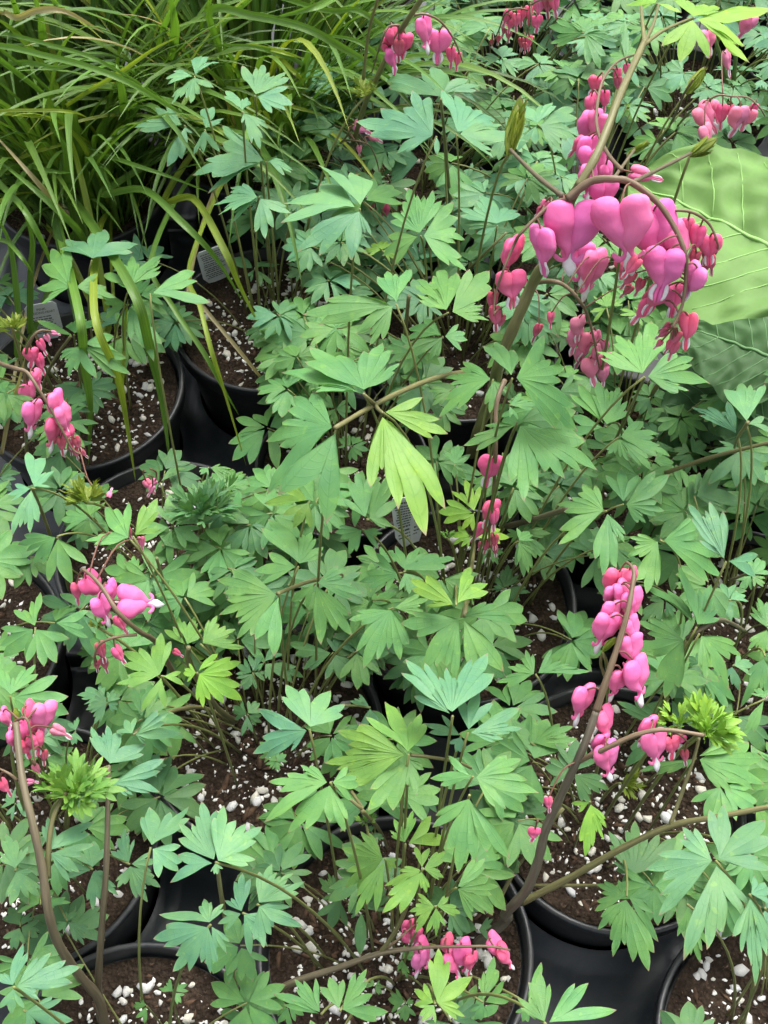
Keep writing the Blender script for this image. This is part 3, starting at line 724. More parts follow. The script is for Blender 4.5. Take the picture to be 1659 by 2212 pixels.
M 860 1140 d@.08 w 700 870 w 900 770 t 1150 870 t 1010 1200 t 740 1030
M 600 690 b@.14 w 570 1020 d 730 830 w 500 710 t 680 920
M 500 520 d@.1 w 540 310 w 740 610 w 620 710 d 330 480
M 1230 430 g@.2 w 1530 250 w 1680 400 t 1680 560 w 1440 640 l 900 480 t 990 530 t 1150 490
M 250 340 g@.1 t 230 140 w 510 240 t 540 310 t 150 200
M 1080 250 d@.07 t 760 90 w 810 470 t 900 210 t 1000 400
M 1640 80 g@.12 t 1550 200 w 1500 310 t 1600 0
M 1180 1300 g@.2 t 1120 1490 t 1260 1650 s 1300 1540
M 180 600 d@.06 t 120 560 w 250 700 w 130 760 t 100 900
M 60 1050 d@.06 w 180 1110 t 40 1140 t 150 940
M 1640 1320 t@.26 w 1670 1560 t 1700 1270
"""
# crinkled young leaf tufts: tile, x, y, radius, leaflets, height, colour, cone (1 = open dome, small = closed bud), lean x, lean y
TUFTS = """
H 500 200 150 26 .13 o .9 -.1 1
H 1190 250 210 44 .13 d 1.0 0 1
H 1290 180 130 20 .12 g 1.0 0 1
E 70 550 110 18 .18 o .8 -.2 1
H 580 980 70 16 .15 o .9 0 1
K 440 560 230 44 .20 y 1.0 .1 1
M 1090 190 130 16 .24 b .9 -.5 1
M 1350 210 220 30 .25 b .9 .6 .7
C 155 760 190 14 .34 o .30 .25 1
C 890 880 80 10 .36 o .35 .9 .5
C 1270 880 100 18 .36 o .6 .8 .5
C 1230 480 110 12 .16 o .40 .7 1
B 650 520 100 18 .25 o .8 -.1 1
J 720 1110 70 9 .27 o .45 .9 .9
L 1150 1550 45 7 .08 o .4 1 .3
K 95 180 60 8 .21 o .4 0 1
L 670 790 70 12 .09 y .8 .1 1
M 850 580 120 14 .04 o .7 1 -.3
F 1150 1810 60 8 .1 y .8 0 1
"""
# stems: pot, radius at foot and end (mm), colour, then tile x y height ...
STEMS = """
P12 7.2 4.2 olive F 1290 1340 .02 F 1340 1180 .08 F 1420 960 .16 G 60 800 .22 G 150 580 .26 G 280 290 .30 G 400 120 .345 C 455 1300 .38 C 490 1180 .41 C 540 1105 .43
P12 3.9 3.0 olive C 530 1110 .43 C 650 900 .44 C 790 540 .44 C 925 250 .42
P12 2.4 1.4 olive C 925 250 .42 C 915 150 .40 C 905 40 .36
P12 2.2 1.2 olive C 925 250 .42 C 975 150 .40 C 1010 30 .36
P12 2.2 1.2 olive C 930 260 .42 C 1040 180 .39 C 1210 105 .345
P12 3.6 1.2 raceme C 470 1180 .425 C 600 1080 .435 C 730 1062 .44 C 850 1085 .438 C 1000 1200 .43 C 1100 1345 .42 C 1165 1500 .41 G 1172 280 .395 G 1150 450 .38 G 1090 590 .37
P12 1.8 .7 raceme C 470 1180 .425 C 370 1215 .42 C 200 1375 .41 G 150 100 .40 G 90 240 .39 G 40 390 .375 G 30 520 .365
P12 1.5 .8 raceme C 1070 1250 .42 C 1200 1258 .42 C 1310 1330 .41 C 1360 1450 .40 G 1350 150 .385
P12 2.4 1.8 brown C 440 1165 .42 C 280 1040 .40 C 130 890 .37
P12 1.6 1.2 brown C 740 1062 .44 C 800 980 .42 C 865 890 .40
P12 2.0 1.5 brown C 860 1080 .435 C 1000 1010 .41 C 1200 910 .38
P12 2.0 .8 raceme C 790 1010 .43 C 700 900 .41 C 640 730 .39 C 670 500 .38 C 750 380 .37 C 850 330 .36 C 930 330 .35
P10 3.2 2.0 olive F 1330 840 .10 F 1130 875 .2 F 950 935 .27 F 720 1045 .32 F 480 1185 .345
P10 2.0 1.2 olive F 720 1045 .32 F 680 1010 .335 F 650 980 .34
P10 2.0 1.2 olive F 720 1045 .32 F 740 1075 .335 F 765 1095 .35
P2 3.0 2.4 olive F 865 960 -.01 F 890 700 .06 F 920 400 .13
P9 2.6 1.0 raceme F 1490 900 .26 F 1440 1050 .255 F 1435 1340 .23 I 1415 300 .16 I 1398 430 .13 I 1400 530 .11
P9 2.6 1.6 olive I 1250 940 .16 I 1300 600 .06 I 1310 500 .03
P13 3.0 .9 raceme G 250 330 .16 G 370 312 .20 G 460 345 .20 G 540 430 .19 G 590 520 .17 G 625 660 .15 G 658 830 .12
P13 2.0 1.4 olive G 690 1400 .02 G 760 1240 .12 G 850 1050 .2 G 925 885 .265
P13 3.2 3.0 olive G 860 1200 -.01 G 960 1000 .05 G 1040 880 .1
P14 2.6 2.0 olive G 1050 1450 .1 G 1350 1350 .14 G 1690 1265 .17
P14 1.8 1.4 olive G 1540 1150 .28 G 1480 1240 .24 G 1460 1300 .16
P13 3.6 3.0 brown J 110 410 .04 J 280 365 .1 J 470 305 .16
P1 3.0 .9 raceme E -60 740 .13 E 0 800 .16 E 90 830 .18 E 160 855 .18 E 220 940 .175 E 300 1070 .16 E 370 1200 .145 E 430 1310 .13 E 480 1340 .125
P1 2.4 1.0 raceme E 160 900 .1 E 155 740 .16 E 190 650 .18 E 240 605 .185 E 300 610 .18
P1 2.4 1.8 olive E 200 1100 0 E 300 820 .06 E 420 640 .13
P1 2.4 1.6 olive E 160 1350 -.01 E 150 1100 .05 E 140 850 .10 E 60 560 .17
P11 3.0 1.6 raceme H 1040 1300 .06 H 930 1105 .13 H 820 1030 .17 H 700 920 .195 H 610 780 .20 H 540 700 .20 H 490 665 .195
P11 1.6 .8 raceme H 810 1055 .17 H 680 1070 .18 H 590 1115 .175 H 560 1190 .165 H 570 1240 .155
P11 2.4 1.6 olive H 1060 960 .02 H 1000 830 .06 H 930 600 .14 
P11 2.6 2.0 olive H 1240 560 0 H 1230 420 .05 H 1200 280 .12
P11 2.2 1.6 olive H 300 470 .05 H 240 300 .1 H 190 185 .15
P11 1.8 1.4 olive H 410 790 .01 H 370 640 .05 H 340 480 .115
P8 3.4 2.4 olive K 1400 210 -.01 K 1290 130 .05 H 1130 1250 .16 H 1120 1130 .2
P8 2.6 2.0 olive K 1380 220 -.01 K 1200 130 .03 K 1000 160 .07 K 800 280 .12
P5 5.0 3.0 brown K 630 2030 -.015 K 580 1850 .03 K 470 1720 .07 K 350 1540 .12 K 290 1350 .155 K 250 1080 .18 K 190 800 .2 K 130 540 .21 K 95 220 .215
P5 2.6 2.0 olive K 285 1140 .17 K 290 950 .185 K 320 770 .195 K 400 620 .20
P5 4.0 2.0 brown K 600 1990 -.015 K 585 1780 .03 K 600 1500 .08 K 630 1100 .13 K 640 750 .15 K 645 480 .165
P5 1.6 .7 raceme K 100 560 .205 K 50 520 .21 K -10 490 .21
P5 1.4 .7 raceme K 110 200 .215 K 160 200 .22 K 190 330 .21 K 210 470 .20
P3 2.8 1.8 olive K 1420 1900 .0 K 1390 1740 .03 K 1345 1430 .08 K 1310 1220 .13 K 1290 1055 .16
P3 4.4 2.0 brown L -60 1900 .02 L 60 1850 .03 L 250 1755 .05 L 500 1675 .07 L 750 1590 .09 L 1000 1555 .10 
P3 2.0 .9 raceme L 750 1590 .09 L 1000 1555 .10 L 1200 1550 .105 L 1400 1548 .105 L 1520 1570 .10
P3 2.2 1.4 olive L 755 1580 .09 L 850 1440 .11 L 930 1260 .14 L 990 1110 .18
P3 1.6 .8 raceme L 770 1575 .085 L 840 1520 .09 L 930 1440 .09
P3 2.2 1.6 olive L 640 740 .12 L 740 850 .06 L 790 960 .0
P3 1.8 1.4 olive L 580 630 .1 L 640 730 .12 L 480 590 .13
P4 5.6 3.2 grey L 1330 1530 -.01 L 1500 1390 .03 M 100 1355 .06 M 220 1220 .10 M 290 1050 .13 M 340 850 .16 M 430 650 .19 M 560 370 .23 M 640 150 .25
P4 3.2 1.3 raceme M 640 150 .25 J 700 1320 .265 J 780 1080 .28 J 830 900 .29 J 862 710 .295 J 850 650 .295 J 820 625 .29
P4 2.6 1.6 raceme M 540 445 .22 M 690 375 .24 M 880 290 .255 M 1050 262 .26 M 1280 295 .26
P4 1.2 .6 raceme M 1050 262 .26 M 1130 290 .255 M 1190 340 .24
P4 1.5 1.2 olive J 690 1300 .24 J 665 1220 .25 J 680 1150 .265
P4 3.6 2.2 olive M 190 1290 .07 M 500 1130 .11 M 800 960 .15 M 1090 830 .18 M 1350 780 .2 M 1690 715 .22
P4 2.0 1.4 olive M 1080 825 .18 M 1160 600 .19 M 1220 430 .2 M 1250 310 .21
P4 2.4 2.0 olive M 60 1280 .02 M 180 1060 .04 M 440 730 .09
P4 1.8 1.5 olive M 260 1185 .01 M 640 1185 .03 M 830 1170 .06
P18 3.6 2.6 olive B 590 850 .1 B 660 620 .2 B 750 420 .27 B 860 200 .33 B 990 0 .38 B 1020 -60 .39
P18 2.0 1.5 olive B 650 470 .25 B 680 200 .3 B 735 -10 .35
P18 2.8 1.6 olive B 1190 1500 .0 B 1165 1200 .08 B 1140 900 .2 B 1110 590 .3
P18 1.6 .8 raceme B 950 90 .36 B 1020 85 .36 B 1110 130 .35 B 1190 240 .33 B 1240 370 .31
P18 1.6 .8 raceme B 860 150 .34 B 800 160 .34 B 760 240 .33 B 700 430 .28
P18 2.2 1.2 olive B 400 950 .06 B 530 835 .12 B 590 740 .16 
P18 1.2 .7 raceme B 530 835 .12 B 600 835 .14 B 690 870 .13 B 740 1000 .10 B 745 1130 .09
P19 2.0 1.4 olive F 1240 280 .05 F 1380 140 .12 B 1500 1380 .14
P22 4.0 2.4 green C 1440 600 .02 C 1460 420 .1 C 1475 250 .18
P22 3.6 2.4 green C 1425 600 .02 C 1400 420 .1 C 1340 220 .18
P22 2.0 1.4 brown C 1010 850 .05 C 1100 700 .12 C 1160 560 .17 C 1215 470 .19
P22 1.8 1.0 olive C 1080 800 .05 C 1200 660 .16 C 1310 590 .20
P22 1.5 .8 raceme C 1310 590 .20 C 1370 565 .205 C 1440 572 .205 C 1540 580 .205 C 1610 640 .20 C 1640 690 .19
P21 2.8 2.0 olive C 310 560 .0 C 400 420 .06 C 520 260 .13
P21 2.8 2.2 green C 280 560 .0 C 285 400 .07 C 265 220 .14
P21 1.4 .8 raceme C 230 60 .22 C 170 50 .23 C 100 80 .22 C 60 180 .19 C 20 270 .16
P21 1.4 .8 raceme C 250 30 .23 C 250 120 .22 C 220 220 .18
P21 1.4 .8 raceme C 250 30 .23 C 310 0 .24 C 380 0 .24
P17 2.4 1.8 brown J 1180 1075 .18 J 1250 1030 .19 J 1380 965 .18 J 1520 1030 .1
P17 1.8 1.4 brown J 1440 730 .1 J 1540 690 .13 
P3 1.6 1.2 olive L 930 410 .25 L 1050 425 .24 L 1200 450 .22 L 1290 490 .2
P9 2.4 1.8 brown I 240 1030 .03 I 330 1150 .0
P10 2.0 1.5 brown I 460 310 .1 I 560 360 .06 I 760 560 .02
P10 2.4 1.6 olive I 520 705 .14 I 340 735 .19 I 140 810 .26
"""
# flowers: tile, x, y, width, kind, roll, yaw, colour   (width in photograph tile pixels)
FLOWERS = """
C 500 1330 320 f 0 5 pink
C 800 1310 335 f 14 -18 pink
C 990 1350 310 f 18 28 pink
C 1120 1420 220 f 20 55 pink
C 320 1440 240 m 8 -60 pink
G 140 130 200 f -15 70 rose
G 135 320 185 m 4 8 rose
G 25 420 110 b 0 20 dusk
G 40 510 120 b 5 0 dusk
G 75 540 80 b -15 0 dusk
G 620 220 220 f -12 58 pink
G 540 170 200 f 10 -20 pink
G 1045 215 260 m -6 10 pink
G 1225 285 190 m -20 -50 pink
G 1010 390 180 m -32 50 rose
G 1100 390 170 m 0 30 rose
G 860 215 120 b -35 0 rose
G 840 290 100 b -35 0 dusk
G 900 330 90 b -20 0 dusk
G 830 360 80 b -40 0 dusk
G 940 420 100 b -30 0 dusk
G 930 470 140 b -35 0 rose
G 790 210 110 m 0 40 rose
C 1180 1350 130 b 0 20 rose
C 1240 1400 150 b -10 0 rose
C 1310 1450 150 m 6 0 rose
C 1290 1490 100 b 0 0 dusk
G 1320 190 100 b 10 0 dusk
G 1225 170 100 b -15 0 dusk
G 1290 210 90 b -10 0 dusk
G 1185 570 170 b 0 0 rose
G 1110 640 100 b -25 0 dusk
G 1075 690 70 b -25 0 dusk
G 1040 620 70 b -50 0 dusk
G 1060 580 60 b -55 0 dusk
G 1015 680 55 b -40 0 dusk
G 1100 700 100 b -15 0 dusk
C 765 440 80 b 0 0 rose
C 635 490 95 m -18 20 rose
C 820 410 70 b 0 0 rose
C 770 490 80 b 6 0 dusk
C 690 580 100 b 0 0 rose
C 610 610 120 m 10 60 rose
C 600 740 200 f -12 55 pink
C 650 740 160 f 0 -40 pink
C 545 850 120 m -40 60 rose
C 590 880 170 f -10 50 pink
C 620 960 190 f 10 -45 pink
C 590 1040 170 f 0 60 pink
C 700 1020 120 f 12 60 pink
C 680 1130 170 f 0 20 pink
C 900 1035 150 b 78 0 pale
C 330 1215 70 b -25 0 pale
C 450 1230 80 b 5 0 dusk
C 300 1250 50 b -30 0 dusk
C 1280 680 160 m 40 40 pale
C 1330 650 110 m 30 20 pale
C 1385 670 110 b 0 0 rose
C 1480 690 150 m -15 50 pale
C 1540 690 110 m -20 30 pale
C 1575 650 80 b -10 20 rose
C 1290 790 130 m 20 60 pale
C 1440 660 80 b 10 0 rose
C 1300 225 130 m 10 40 pale
C 1415 350 120 b 15 60 pale
C 1540 140 130 m -30 50 pale
B 1010 165 150 f 10 58 pink
B 1095 240 155 m 0 5 pink
B 1170 320 90 b 0 0 rose
B 1210 345 80 b -6 0 rose
B 820 205 120 m 10 50 rose
B 790 260 110 m 5 60 rose
B 820 330 130 m 10 55 pink
B 895 245 120 m -10 30 rose
B 860 280 100 b 0 0 dusk
B 625 755 90 m 60 40 pale
B 710 815 70 b 60 0 pale
B 625 885 50 b 0 0 pale
B 770 1120 60 b 0 0 dusk
B 755 1175 130 m 0 40 dusk
B 695 1225 60 b 0 0 dusk
B 745 1240 80 b 0 0 dusk
B 780 1240 90 b 0 0 rose
C 110 95 80 b -20 0 rose
C 130 135 70 b -10 0 rose
C 165 115 80 b 0 0 rose
C 195 85 80 b 0 0 rose
C 95 170 60 b -15 0 dusk
C 120 200 60 b -5 0 dusk
C 60 230 45 b -10 0 dusk
C 285 125 80 m 0 20 rose
C 240 70 80 b 0 0 rose
C 240 240 70 b 0 0 rose
C 195 250 60 b 0 0 dusk
C 215 275 50 b 0 0 dusk
C 300 20 110 b -5 0 pale
C 350 15 100 b 5 0 dusk
C 390 10 100 b 10 0 rose
C 20 250 40 b 0 0 dusk
G 530 570 130 m 0 50 pale
G 515 640 140 m -10 55 pale
G 585 670 150 m -18 60 pale
G 550 740 120 m -18 60 pale
G 605 815 150 m 15 45 pale
G 690 790 130 m -8 50 pale
G 640 640 90 b 10 0 pale
G 690 690 80 b 10 0 pale
G 640 730 100 m 0 70 pale
G 680 860 110 m 0 60 pale
G 370 525 80 b 0 30 rose
G 290 600 90 b -20 30 dusk
I 1405 50 165 m -12 25 rose
I 1405 310 150 m -18 60 rose
I 1425 350 110 b 0 30 rose
I 1345 430 110 b -35 20 rose
I 1430 490 80 b 0 0 dusk
I 1380 520 70 b -12 0 dusk
I 1345 520 45 b -20 0 dusk
I 1430 545 60 b 10 0 dusk
E 160 980 150 f -10 58 pink
E 190 1090 160 f -12 50 pink
E 215 880 110 m 8 60 rose
E 235 785 100 b 12 20 rose
E 185 745 100 m -8 20 rose
E 245 690 80 b 20 20 rose
E 280 650 55 b 20 0 pale
E 320 620 45 b 70 0 pale
E 330 1030 160 f -5 65 pink
E 370 1110 160 f 10 60 pink
E 320 1180 160 f -15 60 rose
E 405 1220 120 m 10 45 rose
E 365 1270 90 b 0 0 dusk
E 455 1265 80 b 15 0 dusk
E 450 1325 60 b 10 0 dusk
E 490 1330 55 b 40 0 dusk
E 420 1300 60 b 0 0 dusk
H 455 785 110 b 0 20 rose
H 540 750 165 m 40 30 rose
H 655 790 130 f 5 62 pink
H 600 880 150 f 15 40 pink
H 780 855 200 f 78 15 pink
H 715 975 110 b 22 0 rose
H 600 1140 110 b 10 20 dusk
H 700 1160 110 b 25 20 rose
H 620 1220 80 b 10 0 dusk
H 575 1230 60 b 0 0 dusk
H 1050 1160 60 b 50 0 rose
H 880 160 80 b 30 0 pale
H 910 150 60 b -60 0 pale
H 900 190 60 b -30 0 pale
H 650 220 50 b 150 0 pale
H 840 500 70 b 0 0 pale
H 760 440 70 b 20 0 dusk
K 260 170 190 m -15 40 pink
K 180 150 140 m 20 60 rose
K 150 250 150 f 10 60 pink
K 225 235 130 m 0 30 rose
K 70 300 120 m 0 70 pink
K 215 325 120 m 0 30 rose
K 345 265 110 b 50 0 pale
K 150 350 110 m 10 20 rose
K 30 180 110 f 20 60 pink
K 215 490 70 b 20 0 pale
K 180 570 60 b 75 0 pale
K 20 590 100 b 25 20 rose
K 260 410 80 b -5 0 dusk
J 755 730 180 m -15 35 rose
J 840 710 140 m 10 50 rose
J 730 810 140 m -10 60 pink
J 790 800 150 f 20 60 pink
J 850 860 180 f 5 55 pink
J 725 910 150 f -20 55 pink
J 695 1000 190 f -15 45 pink
J 780 960 130 f 10 60 pink
J 845 1010 150 f 15 50 pink
J 840 1120 170 f 5 30 pink
J 880 1280 220 f 12 55 pink
J 775 1320 160 f -20 60 pink
J 560 1430 190 f -12 60 pink
M 690 200 170 f 15 60 pink
M 660 330 130 f -30 70 pink
M 700 410 180 f 15 40 pink
M 945 240 150 f -20 70 pink
M 985 340 180 f 12 35 pink
M 1085 345 120 m 8 30 rose
M 1140 315 70 m -15 20 rose
M 1165 410 80 b 12 0 dusk
L 920 1430 110 m -10 40 rose
L 900 1490 90 m 30 60 rose
L 965 1480 100 m -20 60 rose
L 1000 1570 150 f 25 55 pink
L 980 1630 120 f -10 50 pink
L 1150 1530 130 m 10 60 rose
L 1240 1580 160 f 12 50 pink
L 1170 1630 150 f 30 60 pink
L 1290 1630 120 m -10 60 rose
L 1430 1530 140 f 45 50 pink
L 1480 1590 130 f 40 60 rose
M 270 870 80 m -12 20 rose
M 355 690 80 b 10 0 rose
"""
# long arching grass blades: pot, tile, width, colour, h0 h1 h2, then x y ...
BLADES = """
G1 A 34 g .30 .34 .22 -60 290 330 345 700 460 1000 625 1190 745
G1 A 22 g .25 .30 .20 -60 215 420 300 700 420 1010 610
G3 A 34 p .30 .34 .30 620 200 400 72 230 60 100 105
G1 A 18 y .25 .30 .24 -40 668 250 655 430 665 515 697
G1 A 24 y .10 .25 .32 380 660 450 590 720 425 900 300 1055 220
G4 A 56 g .05 .25 .36 990 480 1035 250 1030 80 990 -80
G4 A 34 g .05 .25 .36 900 460 960 200 1030 40 1090 -60
G1 E 46 g .02 .16 .22 480 100 410 -250 385 -480 300 -600
G1 E 36 y .0 .12 .20 640 620 560 60 450 -430 400 -560
G1 A 30 p .18 .18 .05 -40 790 150 1000 330 1210 430 1340
G1 A 40 g .18 .18 .05 -40 930 200 1120 430 1330 520 1430
G1 A 34 g .16 .18 .04 -30 1040 140 1240 270 1480 330 1660
G2 A 40 g .10 .20 .08 620 1140 850 1125 1070 1310 1280 1530 1440 1790
G2 A 40 y .10 .20 .06 980 1180 1150 1180 1330 1480 1420 1690 1560 1975
G2 E 28 g .14 .12 .03 900 180 1030 470 1200 720 1310 920 1418 1108
G2 E 26 y .14 .14 .02 1130 200 1190 470 1260 740 1330 960 1462 1408
G2 E 22 p .12 .10 .0 1120 340 1210 470 1400 700 1560 900 1620 985
G1 E 46 g .18 .10 .0 470 500 500 780 535 1050 525 1400
G1 E 40 y .18 .10 .0 560 500 690 850 740 1080 805 1500
G1 E 52 g .18 .10 .0 780 350 885 690 955 980 1010 1395
G1 E 20 y .14 .08 .02 760 420 745 560 730 860 715 900
G1 E 34 g .02 .12 .2 130 760 105 450 60 100 -30 -80
G1 E 20 p .16 .10 .02 150 760 115 900 60 1090 15 1305
G1 E 24 g .10 .18 .12 -40 0 60 90 150 200 195 265
G1 E 36 g .02 .12 .2 180 620 180 300 190 60 120 -160
G2 B 44 g .26 .30 .14 -260 70 0 95 300 165 520 280 720 400 960 590
G2 B 22 y .20 .24 .2 -60 285 100 293 220 325 300 350
G2 B 20 y .14 .16 .12 60 570 220 630 330 660 430 692
G2 B 34 g .1 .12 .05 120 590 300 600 450 650 620 740
G2 A 26 g .2 .24 .14 1240 270 1450 272 1659 320 1800 400
G4 B 40 g .3 .34 .28 100 110 300 60 430 10 520 -80
G4 B 30 g .26 .3 .2 420 60 600 60 760 150 900 260
G4 B 30 g .22 .26 .1 300 200 600 240 780 380 900 540
G2 B 24 y .15 .18 .1 150 350 230 420 280 470 295 515
G1 A 24 g .1 .2 .16 480 930 640 930 800 980 1010 1050 1250 1145
G1 A 36 g .05 .16 .15 560 900 600 760 720 640 850 640 990 710
G1 A 50 g .0 .2 .24 745 960 740 700 715 480 690 380
G2 A 14 y .1 .14 .1 1100 810 1140 860 1180 920 1210 970
G3 A 50 g .0 .2 .35 300 560 260 300 240 100 180 -80
G3 A 44 g .0 .2 .35 110 420 120 200 90 40 40 -60
G4 A 44 g .0 .2 .35 520 290 430 130 330 20 280 -60
G3 A 30 g .1 .25 .3 -40 370 150 370 350 400 560 330
G4 A 34 g .1 .22 .36 1230 260 1330 130 1480 0 1560 -80
G4 A 26 g .1 .22 .36 1160 240 1210 100 1260 -30 1290 -90
G1 A 20 y .10 .14 .12 120 940 230 895 330 870 410 857
G1 A 26 g .10 .18 .16 160 980 230 1000 330 1020 420 1025
"""
TAGS = [  # pot, tile corners top-left, top-right, bottom-right, bottom-left (x, y), height of top, height of foot, style, label
 ('P1', 'E', (140, 465), (330, 430), (380, 610), (195, 640), .05, -.005, 'name', 'white plant tag printed PINK BLEEDING HEART behind the drooping raceme'),
 ('P2', 'E', (1165, 150), (1320, 95), (1380, 260), (1215, 325), .045, -.01, 'lines', 'grey plant tag with faint lines of small print behind arching grass blades'),
 ('P9', 'I', (810, 250), (950, 235), (1010, 450), (845, 515), .05, -.005, 'lines', 'grey plant tag with rows of small print below the largest leaf'),
 ('P15', 'M', (1340, 1365), (1505, 1385), (1485, 1430), (1350, 1500), .03, .0, 'faint', 'pale bluish plant tag half covered by a big smooth leaf'),
 ('P8', 'I', (-90, 1085), (30, 1060), (50, 1160), (-60, 1190), .03, -.01, 'lines', 'plant tag mostly hidden under the leaves of the pot with bare soil in front'),
]
# ---------------------------------------------------------------- placing the pots (pushed apart until they only touch)
spots = [dict(id=i, rad=r, p=at(x, y, 0).xy.to_3d(), kind='bh', n=n, label=l) for i, x, y, r, n, l in POTS] + \
        [dict(id=i, rad=r, p=at(x, y, 0).xy.to_3d(), kind='gr', n=0, label=l) for i, x, y, r, l in GRASS_POTS] + \
        [dict(id='B1', rad=.098, p=at(1720, 540, 0).xy.to_3d(), kind='bl', n=0, label='broad crinkled light green leafed plant beside the arching pink flowers')]
for it in range(200):
    for i, a in enumerate(spots):
        for b in spots[i+1:]:
            d = b['p'] - a['p']; g = a['rad'] + b['rad'] + .001 - d.length
            if g > 0: d.normalize(); a['p'] -= d*g*.5; b['p'] += d*g*.5
ROOT = {}
def wobj(name, data, plant, color=None):
    """a part whose mesh is laid out in world space"""
    o = obj(name, data, plant, None, color); o.matrix_parent_inverse = Matrix.Translation(-plant.location); return o
# ---------------------------------------------------------------- the setting: ground cloth and carrying trays
g = 14.0
tag(obj('ground', mesh('ground', [(-g, -g, 0), (g, -g, 0), (g, g, 0), (-g, g, 0)], [(0, 1, 2, 3)], None, [M_GROUND])), kind='structure')
DECK = .062
def tray(x0, x1, y0, y1, label):
    st = .0065; nx, ny = int((x1-x0)/st), int((y1-y0)/st); V, F, U = [], [], []
    hol = [(s['p'].x, s['p'].y, (.076 + (.097-.076)*DECK/.16)*s['rad']/.105 + .004) for s in spots]
    hol = [h for h in hol if x0-.1 < h[0] < x1+.1 and y0-.1 < h[1] < y1+.1]
    inside = []
    for j in range(ny+1):
        for i in range(nx+1):
            x = x0 + (x1-x0)*i/nx; y = y0 + (y1-y0)*j/ny; z = DECK; ins = False
            for hx, hy, hr in hol:
                d = math.hypot(x-hx, y-hy)
                if d < hr:
                    ins = d < hr - st*1.5
                    if d > 1e-6: x = hx + (x-hx)*hr/d; y = hy + (y-hy)*hr/d
                    z = DECK + .007; break
                if d < hr + .013: z = DECK + .007*max(0, math.cos((d-hr)/.013*math.pi/2)); 
            e = min(i, nx-i, j, ny-j)
            if e <= 1: z = DECK + .010
            elif e == 2: z = max(z, DECK + .004)
            if abs((i*st) % .16 - .08) < .004 and e > 2 and z < DECK+.001: z += .003
            z += .0012*noise.noise(Vector((x*9, y*9, 2)))
            V.append(Vector((x, y, z))); U.append((x, y)); inside.append(ins)
    # outer skirt down to the ground
    for j in range(ny):
        for i in range(nx):
            q = (j*(nx+1)+i, j*(nx+1)+i+1, (j+1)*(nx+1)+i+1, (j+1)*(nx+1)+i)
            if not any(inside[k] for k in q): F.append(q)
    ring = [i for i in range(nx+1)] + [j*(nx+1)+nx for j in range(1, ny+1)] + [ny*(nx+1)+i for i in range(nx-1, -1, -1)] + [j*(nx+1) for j in range(ny-1, 0, -1)]
    o = len(V)
    for k in ring: V.append(Vector((V[k].x, V[k].y, .004))); U.append(U[k])
    for k in range(len(ring)):
        a, b = ring[k], ring[(k+1) % len(ring)]; F.append((a, o+k, o+(k+1) % len(ring), b))
    tag(obj('nursery_tray', mesh('nursery_tray', V, F, U, [M_TRAY])), label, 'tray', 'black trays under the pots')
TL = ['black plastic tray under the pot with thick brown stems', 'black plastic tray under the pot with the steep grey stem', 'black plastic tray showing between the printed tag pot and the small hidden pot',
      'black plastic tray under the pot with the hooked dusky pink raceme', 'black plastic tray under the grass clumps', 'black plastic tray under the broad crinkled leaves and the back row of bleeding hearts']
for j, (y0, y1) in enumerate(((-.02, .515), (.525, 1.10), (1.11, 1.95))):
    for i, (x0, x1) in enumerate(((-.85, -.005), (.005, .85))): tray(x0, x1, y0, y1, TL[j*2+i])
# ---------------------------------------------------------------- plants
rp = random.Random(21)
for s in spots:
    nm = dict(bh='potted_bleeding_heart', gr='potted_grass', bl='potted_broad_leaf_plant')[s['kind']]
    e = bpy.data.objects.new(nm, None); COL.objects.link(e); e.location = s['p']; e.empty_display_size = .05
    tag(e, s['label'], 'grass' if s['kind'] == 'gr' else 'plant', dict(bh='bleeding hearts in black pots', gr='grass clumps in black pots', bl=None)[s['kind']])
    ROOT[s['id']] = e; s['e'] = e
    make_pot(e, s['rad'], s['n'] if s['kind'] == 'bh' else 4, rp)
BH = [s for s in spots if s['kind'] == 'bh']
STEMC = dict(brown=(.135, .112, .068), olive=(.165, .158, .066), grey=(.128, .112, .080), green=(.13, .18, .05), raceme=(.165, .118, .072))
STALKS = []                                       # every flowering stalk: (plant, points in space)
for ln in STEMS.strip().splitlines():
    t = ln.split(); pid, r0, r1, c = t[0], float(t[1]), float(t[2]), t[3]; pts = []
    for k in range(4, len(t), 4):
        x, y = td(t[k], float(t[k+1]), float(t[k+2])); pts.append(at(x, y, float(t[k+3])))
    path = catmull(pts, 6); n = len(path)
    rad = [(r0 + (r1-r0)*i/(n-1))*.00075*(1 + .06*math.sin(i*1.7)) for i in range(n)]
    V, F, U = tube(path, rad, 9); k = R(.85, 1.15)
    wobj('flower_stalk' if c == 'raceme' else 'stem', mesh('stem', V, F, U, [M_STEM]), ROOT[pid], tuple(a*k for a in STEMC[c]))
    STALKS.append((pid, path, c))
def petiole(s, node, rr, r0=.0013, r1=.0009):
    # rises from the soil as near below its leaf as the pot allows
    v = Vector((node.x-s['p'].x, node.y-s['p'].y, 0)); lim = s['rad']*.72
    if v.length > lim: v *= lim/v.length
    b = Vector((s['p'].x, s['p'].y, RIM-.018)) + v*rr.uniform(.25, .75) + Vector((rr.uniform(-.012, .012), rr.uniform(-.012, .012), 0))
    c = Vector((b.x*.6 + node.x*.4, b.y*.6 + node.y*.4, RIM + (node.z-RIM)*.8 + .002))
    path = [b*((1-t)**2) + c*(2*t*(1-t)) + node*(t*t) for t in [k/9 for k in range(10)]]
    return mesh('leaf_stalk', *stalk_mesh(path, r0, r1), [M_STEM])
def nearest_pot(p): return min(BH, key=lambda s: (s['p'] - p.xy.to_3d()).length)
